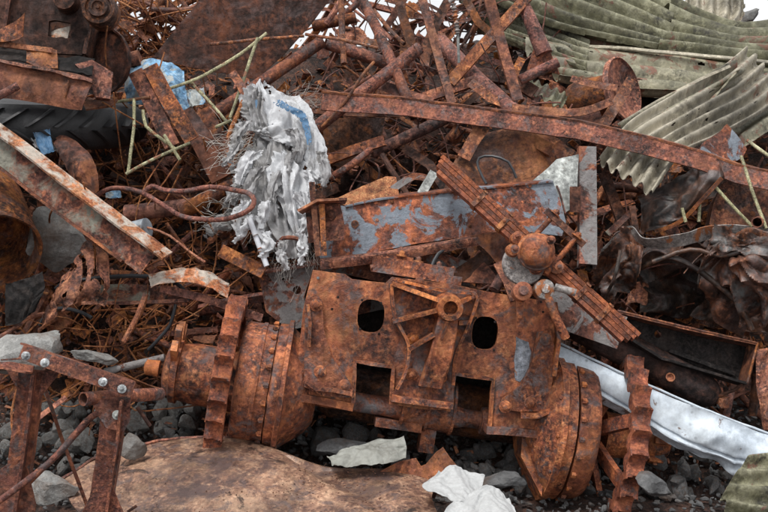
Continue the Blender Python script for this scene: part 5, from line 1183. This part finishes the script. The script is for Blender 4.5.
# pipe loop and left-middle wires
bar('bent_pipe', 'thin rusty pipe bent into a long loop left of the sack', 'pipe', [(93,199,5.42),(104,191,5.40),(118,188,5.38),(141,192,5.36),(165,206,5.33),(182,216,5.27),(200,219,5.2),(226,219,5.10),(246,212,5.05),(254,203,5.05),(250,194,5.08),(236,190,5.13),(210,187,5.24),(185,191,5.34),(165,190,5.4),(152,186,5.4),(144,192,5.4)], 4.8, 'pipe', 'red', smooth=True)
bar('bent_wire', 'thin rusty wire arching above the torn left bundle', 'wire', [(126,224,5.4),(150,228,5.35),(170,236,5.3),(190,252,5.25),(205,262,5.2)], 2.4, 'rod', 'twig', smooth=True)
bar('hose', 'black rubber cable arching over the lower left tangle', 'cable', [(56,288,5.20),(66,282,5.18),(88,279,5.16),(132,276,5.14),(164,278,5.12),(180,286,5.1),(190,300,5.08)], 4.2, 'rod', 'hose', smooth=True)
bar('hose', 'second black cable looping lower in the left tangle', 'cable', [(40,325,5.2),(48,312,5.18),(62,308,5.16),(80,312,5.14),(92,318,5.12)], 4, 'rod', 'hose', smooth=True)
bar('hose', 'black cable curling down left of the hub', 'cable', [(176,304,5.12),(170,325,5.1),(158,340,5.08),(148,350,5.08)], 3.6, 'rod', 'hose', smooth=True)
bar('plank', 'grey green narrow plate edge under the black cable', 'plate', [(84,294,5.22),(130,293,5.18),(188,297,5.12)], 18, 'flat', 'greenrust', t=2, hint=(0,-1,.2))
bar('strip', 'thin rusty flange strip along the grey green plate', 'strip', [(82,303,5.18),(130,303,5.14),(190,300,5.08)], 3.5, 'flat', 'orange', t=3)
bar('rod', 'short rusty rod standing in the dark hollow of the left tangle', 'rod', [(146,294,5.05),(138,315,5.02),(124,342,5.0)], 6, 'rod', 'orange')
bar('pipe', 'grey pipe low behind the tangle left of the hub', 'pipe', [(105,372,5.0),(130,366,5.0),(165,358,5.0)], 8, 'pipe', 'greyrust')
bar('bar', 'orange bent bar curving up behind the big angular rock', 'bar', [(-6,340,4.9),(12,330,4.95),(28,318,5.0),(44,314,5.05)], 5, 'rod', 'orange', smooth=True)
mb_can = T('paint_can', 'small crushed white tin behind the end of the long pale beam', 'tin')
lathe([(-.05,.0001),(-.05,.05),(.05,.052),(.052,.04),(.045,.0001)], P(139,230,5.36), (.9,-.3,.2), 24, mod=worn).obj('can', M['galv'], mb_can)
# long pale beam ------------------------------------------------------------
pb = T('pale_painted_beam', 'long steel beam with pale flaking paint slanting down at the left', 'beam')
A0, A1 = P(-14,138,5.22), P(150,262,4.98)
db = (A1-A0).normalized(); hbv = Vector((-.05,-1,.25)); hbv = (hbv-db*hbv.dot(db)).normalized(); bv = db.cross(hbv)
s55 = mpp(5.1)
sweep([A0, A0.lerp(A1,.5), A1], dens(p_flat(31*s55,.010),.03), hbv, jit=.002).obj('web', M['greenrust'], pb)
up_ = -bv if bv.z < 0 else bv
sweep([A0+up_*15*s55+hbv*.03, A1+up_*15*s55+hbv*.03+db*.06], dens(p_flat(.078,.012),.02), (hbv*.62+up_*.78), jit=.003).obj('upper_flange', M['whiterust'], pb)
sweep([A0-up_*15.5*s55, A1-up_*15.5*s55-db*.1], dens(p_flat(.08,.012),.02), up_, jit=.003).obj('lower_flange', M['brown'], pb)
# barrel at left edge -------------------------------------------------------
ba = T('oil_barrel', 'crushed orange brown barrel with open end at the left edge', 'barrel')
bc = P(-12,255,5.12); bax = Vector((.42,-.75,-.50)).normalized()
lathe([(-.62,.0001),(-.62,.24),(-.35,.245),(-.02,.25),(-.005,.256),(.005,.25),(.0,.238),(-.05,.235),(-.30,.23),(-.31,.0001)], bc, bax, 56, mod=lambda x,r,th,k: (x, r+.012*noise.noise(Vector((x*4,math.cos(th)*2,math.sin(th)*2)))*(r>.01))).obj('drum', M['orange'], ba)
cloth('metal_flap', 'dark grey bent sheet flap beside the barrel at the left', [[(8,285,5.0),(24,280,4.98),(44,272,4.98)],[(7,300,4.96),(26,300,4.94),(45,290,4.95)],[(6,326,4.95),(22,322,4.93),(34,308,4.94)]], 'black', .02, 5, 36, 36, cat='metal sheet', seed=3)
patch([[(53,143,5.42),(62,138,5.44),(76,142,5.42)],[(62,156,5.36),(74,154,5.34),(90,158,5.36)],[(72,172,5.32),(82,172,5.28),(96,172,5.32)],[(80,192,5.32),(88,196,5.28),(97,190,5.32)]], 30, 50, .005, lambda u,v,p: fold(p,5,.02,2), jag=1).obj('curved_strip', M['brown'], None, 'curved rusty fender strip above the long pale beam', 'fender')
cloth('torn_sheet', 'ragged torn orange metal shreds under the pale beam', [[(62,300,5.1),(78,262,5.1),(92,246,5.12),(104,262,5.1)],[(52,318,5.04),(72,286,4.98),(92,276,4.98),(104,290,5.02)],[(44,336,5.0),(66,312,4.95),(86,300,4.96),(100,306,5.0)]], 'orange', .05, 6, 60, 50, cat='metal shreds', seed=31, mask=lambda u,v: noise.noise(Vector((u*12,v*3,2))) < .22)
cloth('pale_torn_sheet', 'torn sheet with whitish peeling paint behind the left sprocket', [[(150,278,5.1),(175,270,5.1),(205,272,5.08),(228,285,5.1)],[(152,290,5.02),(178,284,5.0),(206,288,5.0),(226,300,5.02)]], 'whiterust', .02, 7, 50, 26, cat='metal sheet', seed=17)
bar('channel', 'orange rusty channel end below the grey sack', 'channel', [(220,250,5.25),(240,260,5.2),(264,272,5.14)], 13, 'chan', 'orange', tow=-1)
bar('bar', 'rusty flat bar lying left of the orange channel end', 'bar', [(160,288,5.06),(205,298,5.05),(262,318,5.05)], 8, 'angle', 'brown')

# ================================================================== FILL: scrap one could lift, lying over the heap
def frnd(a, b): return random.uniform(a, b)
def scrap_zone(label, group, n, x0, x1, y0, y1, lw=(.15,.5), mats=('brown','orange','orange','dark','red','orange'), kinds=('rod','rod','flat','angle','pipe','chan','rod'), dmax=.35, ang=None, wmin=2.5, wmax=12, dmin=.0):
    for i in range(n):
        px, py = frnd(x0,x1), frnd(y0,y1); y = hy(py)-dmin-frnd(.02, dmax); c = P(px, py, y); L = frnd(*lw)
        a = frnd(-1.3,1.3) if ang is None else random.gauss(ang, .45)
        d = Vector((math.cos(a), frnd(-.5,.5), math.sin(a)*.85)).normalized()
        kd = random.choice(kinds); w_ = frnd(wmin, wmax)*(.5 if kd == 'rod' else 1)
        bend = Vector((frnd(-1,1),frnd(-1,1),frnd(-1,1)))*L*.10*(1.6 if kd == 'rod' else .3)
        bar('scrap_'+{'rod':'rod','flat':'strip','angle':'angle','pipe':'pipe','chan':'channel'}[kd], label, 'scrap', [c-d*L/2, c+bend, c+d*L/2], w_, kd, random.choice(mats), group=group, smooth=True, step=.06, jit=.003, roll=frnd(-.8,.8))
def shard_zone(label, group, n, x0, x1, y0, y1, sz=(.06,.2), mats=('brown','orange','orange','dark'), dmax=.3, dmin=0):
    for i in range(n):
        px, py = frnd(x0,x1), frnd(y0,y1); y = hy(py)-dmin-frnd(.02, dmax); c = P(px, py, y); s_ = frnd(*sz)
        nrm_ = Vector((frnd(-1,1), -1, frnd(-.3,1.2))).normalized(); a = Vector((1,frnd(-.4,.4),frnd(-1,1))); a = (a-nrm_*a.dot(nrm_)).normalized(); b = nrm_.cross(a); asp = frnd(.35,.9)
        rows = [[c + a*s_*(u-.5)*(1+frnd(-.3,.3)) + b*s_*asp*(v-.5)*(1+frnd(-.3,.3)) + nrm_*s_*frnd(-.15,.15) for u in (0,.33,.66,1)] for v in (0,.5,1)]
        sd_ = frnd(0,50)
        patch(rows, 16, 12, .004, lambda u,v,p: fold(p, 7, s_*.10, sd_), mask=lambda u,v: min(u,1-u,v,1-v) > .09*(noise.noise(Vector((u*5+sd_,v*5,0)))+.2), jag=1.2).obj('scrap_sheet', M[random.choice(mats)], None, label, 'scrap', group)
Z = [
 ('rusty scrap piece in the jumble above the long angle beam','scrap above the long beam',28,335,560,30,120,{'dmax':.3,'wmax':7,'lw':(.2,.7)}),
 ('rusty scrap piece in the hollow between the sack and the blue beam','scrap right of the sack',26,315,470,110,200,{'mats':('dark','brown','orange'),'dmax':.25}),
 ('rusty scrap piece behind the pale green rods at the left','scrap left of the sack',38,120,250,110,215,{'dmax':.3,'mats':('brown','dark','red')}),
 ('rusty scrap piece on the skyline behind the top left machine','scrap on the left skyline',40,100,200,-8,70,{'dmax':.3,'mats':('brown','orange','orange','red')}),
 ('rusty scrap piece on the skyline at the top centre','scrap on the centre skyline',30,300,500,-12,55,{'dmax':.1,'lw':(.4,1.1),'wmax':6}),
 ('rusty scrap piece under the long pale beam at the left','scrap under the pale beam',36,0,250,225,380,{'dmax':.3,'mats':('brown','orange','orange','red')}),
 ('rusty scrap piece between the leaf spring and the car body','scrap right of the leaf spring',18,590,660,160,330,{'dmax':.2,'mats':('dark','brown')}),
 ('rusty scrap piece behind the axle and the blue beam','scrap behind the axle',20,430,600,200,300,{'dmax':.25,'mats':('dark','brown','orange')}),
 ('rusty scrap piece near the left edge above the boulder','scrap above the boulder',14,0,110,130,215,{'dmax':.3,'mats':('dark','brown')}),
 ('rusty scrap piece near the dished wheel disc','scrap by the dished wheel',12,560,650,60,130,{'dmax':.2,'mats':('dark','brown','orange')}),
 ('rusty scrap piece below the black tray at the right','scrap below the black tray',10,690,768,380,420,{'dmax':.2,'mats':('dark','brown')}),
]
for l_, g_, n_, x0, x1, y0, y1, kw in Z: scrap_zone(l_, g_, n_, x0, x1, y0, y1, **kw)
ZS = [
 ('bent rusty sheet scrap above the long angle beam','sheet scrap above the long beam',26,330,560,30,115),
 ('bent rusty sheet scrap right of the sack','sheet scrap right of the sack',14,320,460,110,195),
 ('bent rusty sheet scrap left of the sack','sheet scrap left of the sack',26,110,250,90,215),
 ('bent rusty sheet scrap in the lower left tangle','sheet scrap in the left tangle',30,0,250,225,390),
 ('bent rusty sheet scrap on the top left skyline','sheet scrap on the left skyline',18,95,170,-5,70),
 ('bent rusty sheet scrap right of the leaf spring','sheet scrap right of the leaf spring',8,595,650,170,320),
 ('bent rusty sheet scrap behind the axle top','sheet scrap behind the axle',10,440,600,210,290),
 ('bent rusty sheet scrap on the centre skyline','sheet scrap on the centre skyline',18,290,500,0,60)]
for l_, g_, n_, x0, x1, y0, y1 in ZS: shard_zone(l_, g_, n_, x0, x1, y0, y1)
# wire tangles and flakes: uncountable
def tangle(mb, n, x0, x1, y0, y1, r=(.0022,.0060), L=(.3,1.0), dmax=.35, curl=.8):
    for i in range(n):
        px, py = frnd(x0,x1), frnd(y0,y1); p = P(px, py, hy(py)-frnd(.03,dmax)); d = Vector((frnd(-1,1),frnd(-.5,.5),frnd(-.7,.7))).normalized()
        pts = [p]; l = frnd(*L)/6; ax_ = Vector((frnd(-1,1),frnd(-1,1),frnd(-1,1))).normalized(); k = frnd(-curl,curl)
        for j in range(6):
            d = (Matrix.Rotation(k,3,ax_) @ d + Vector((random.gauss(0,.12),random.gauss(0,.12),random.gauss(0,.12)))).normalized(); pts.append(pts[-1]+d*l)
        sweep(pts, circ(frnd(*r),5), smooth=True, jit=0, step=.05, mb=mb)
for nm, mt, zs in (('wire_tangle','twig',((150,100,195,-5,78),(34,70,130,255,360),(60,20,210,265,380),(60,110,260,150,225),(30,110,200,90,180))),
                   ('wire_tangle','red',((30,330,520,5,110),(50,500,650,180,320),(45,320,470,110,200)))):
    mb = MB()
    for n_, x0, x1, y0, y1 in zs: tangle(mb, n_, x0, x1, y0, y1)
    mb.obj(nm, M[mt], kind='stuff', recalc=False)
def flakes(n, x0, x1, y0, y1, mb):
    for i in range(n):
        px, py = frnd(x0,x1), frnd(y0,y1)
        if px > 555 and py < 135: continue
        c = P(px, py, hy(py)-frnd(-.02,.12)); s_ = frnd(.012,.05)
        m3 = Matrix.Rotation(frnd(0,6.28),3,Vector((frnd(-1,1),frnd(-1,1),frnd(-1,1))).normalized())
        a, b, n3 = m3 @ Vector((1,0,0)), m3 @ Vector((0,1,0)), m3 @ Vector((0,0,1)); asp = frnd(.2,.9); v = []
        for (u, w_) in ((-.5,-.5),(.5,-.4),(.45,.5),(-.4,.45)): v.append(c+a*u*s_*2+b*w_*s_*2*asp+n3*frnd(-.2,.2)*s_)
        v += [q-n3*.003 for q in v]; mb.add(v, [(0,1,2,3),(7,6,5,4),(0,4,5,1),(1,5,6,2),(2,6,7,3),(3,7,4,0)])
mb = MB()
def shellz(px, py): return P(px, py, 4.78-(py-438)*.0092)
for i in range(420):
    px = frnd(95,430); py = frnd(max(446, 446+(px-240)*.16 if px > 240 else 446), 515)
    if random.random() < .5: px, py = random.gauss(330,60), random.gauss(480,9)
    if px < 95 or px > 440 or py < 450: continue
    c = shellz(px, py)+Vector((0,-.0,.0)); vs, fs = RKL[i % 6]; r = frnd(.0015,.0055)
    mb.add([v*r+c for v in vs], fs)
mb.obj('grit', M['dark'], kind='stuff', recalc=False)
mb = MB()
for i in range(380):
    px, py = frnd(0,768), frnd(400,512)
    if 60 < px < 450 and py > 440: continue
    c = P(px, py, hy(py)-frnd(.0,.14) if py < 484 else 4.9); s_ = frnd(.006,.022)
    m3 = Matrix.Rotation(frnd(0,6.28),3,Vector((frnd(-1,1),frnd(-1,1),frnd(-1,1))).normalized())
    v = [m3 @ Vector(q)*s_+c for q in ((-1,-.4,0),(1,-.3,.1),(.9,.4,0),(-.8,.5,.15),(-1,-.4,-.12),(1,-.3,-.02),(.9,.4,-.12),(-.8,.5,.03))]
    mb.add(v, [(0,1,2,3),(7,6,5,4),(0,4,5,1),(1,5,6,2),(2,6,7,3),(3,7,4,0)])
mb.obj('rust_chips', M['orange'], kind='stuff', recalc=False)
for mt, n_ in (('orange',3200),('dark',900),('brown',2600)):
    mb = MB(); flakes(n_, -10, 775, 40, 400, mb); mb.obj('rust_flakes', M[mt], kind='stuff', recalc=False)
settle_empties()
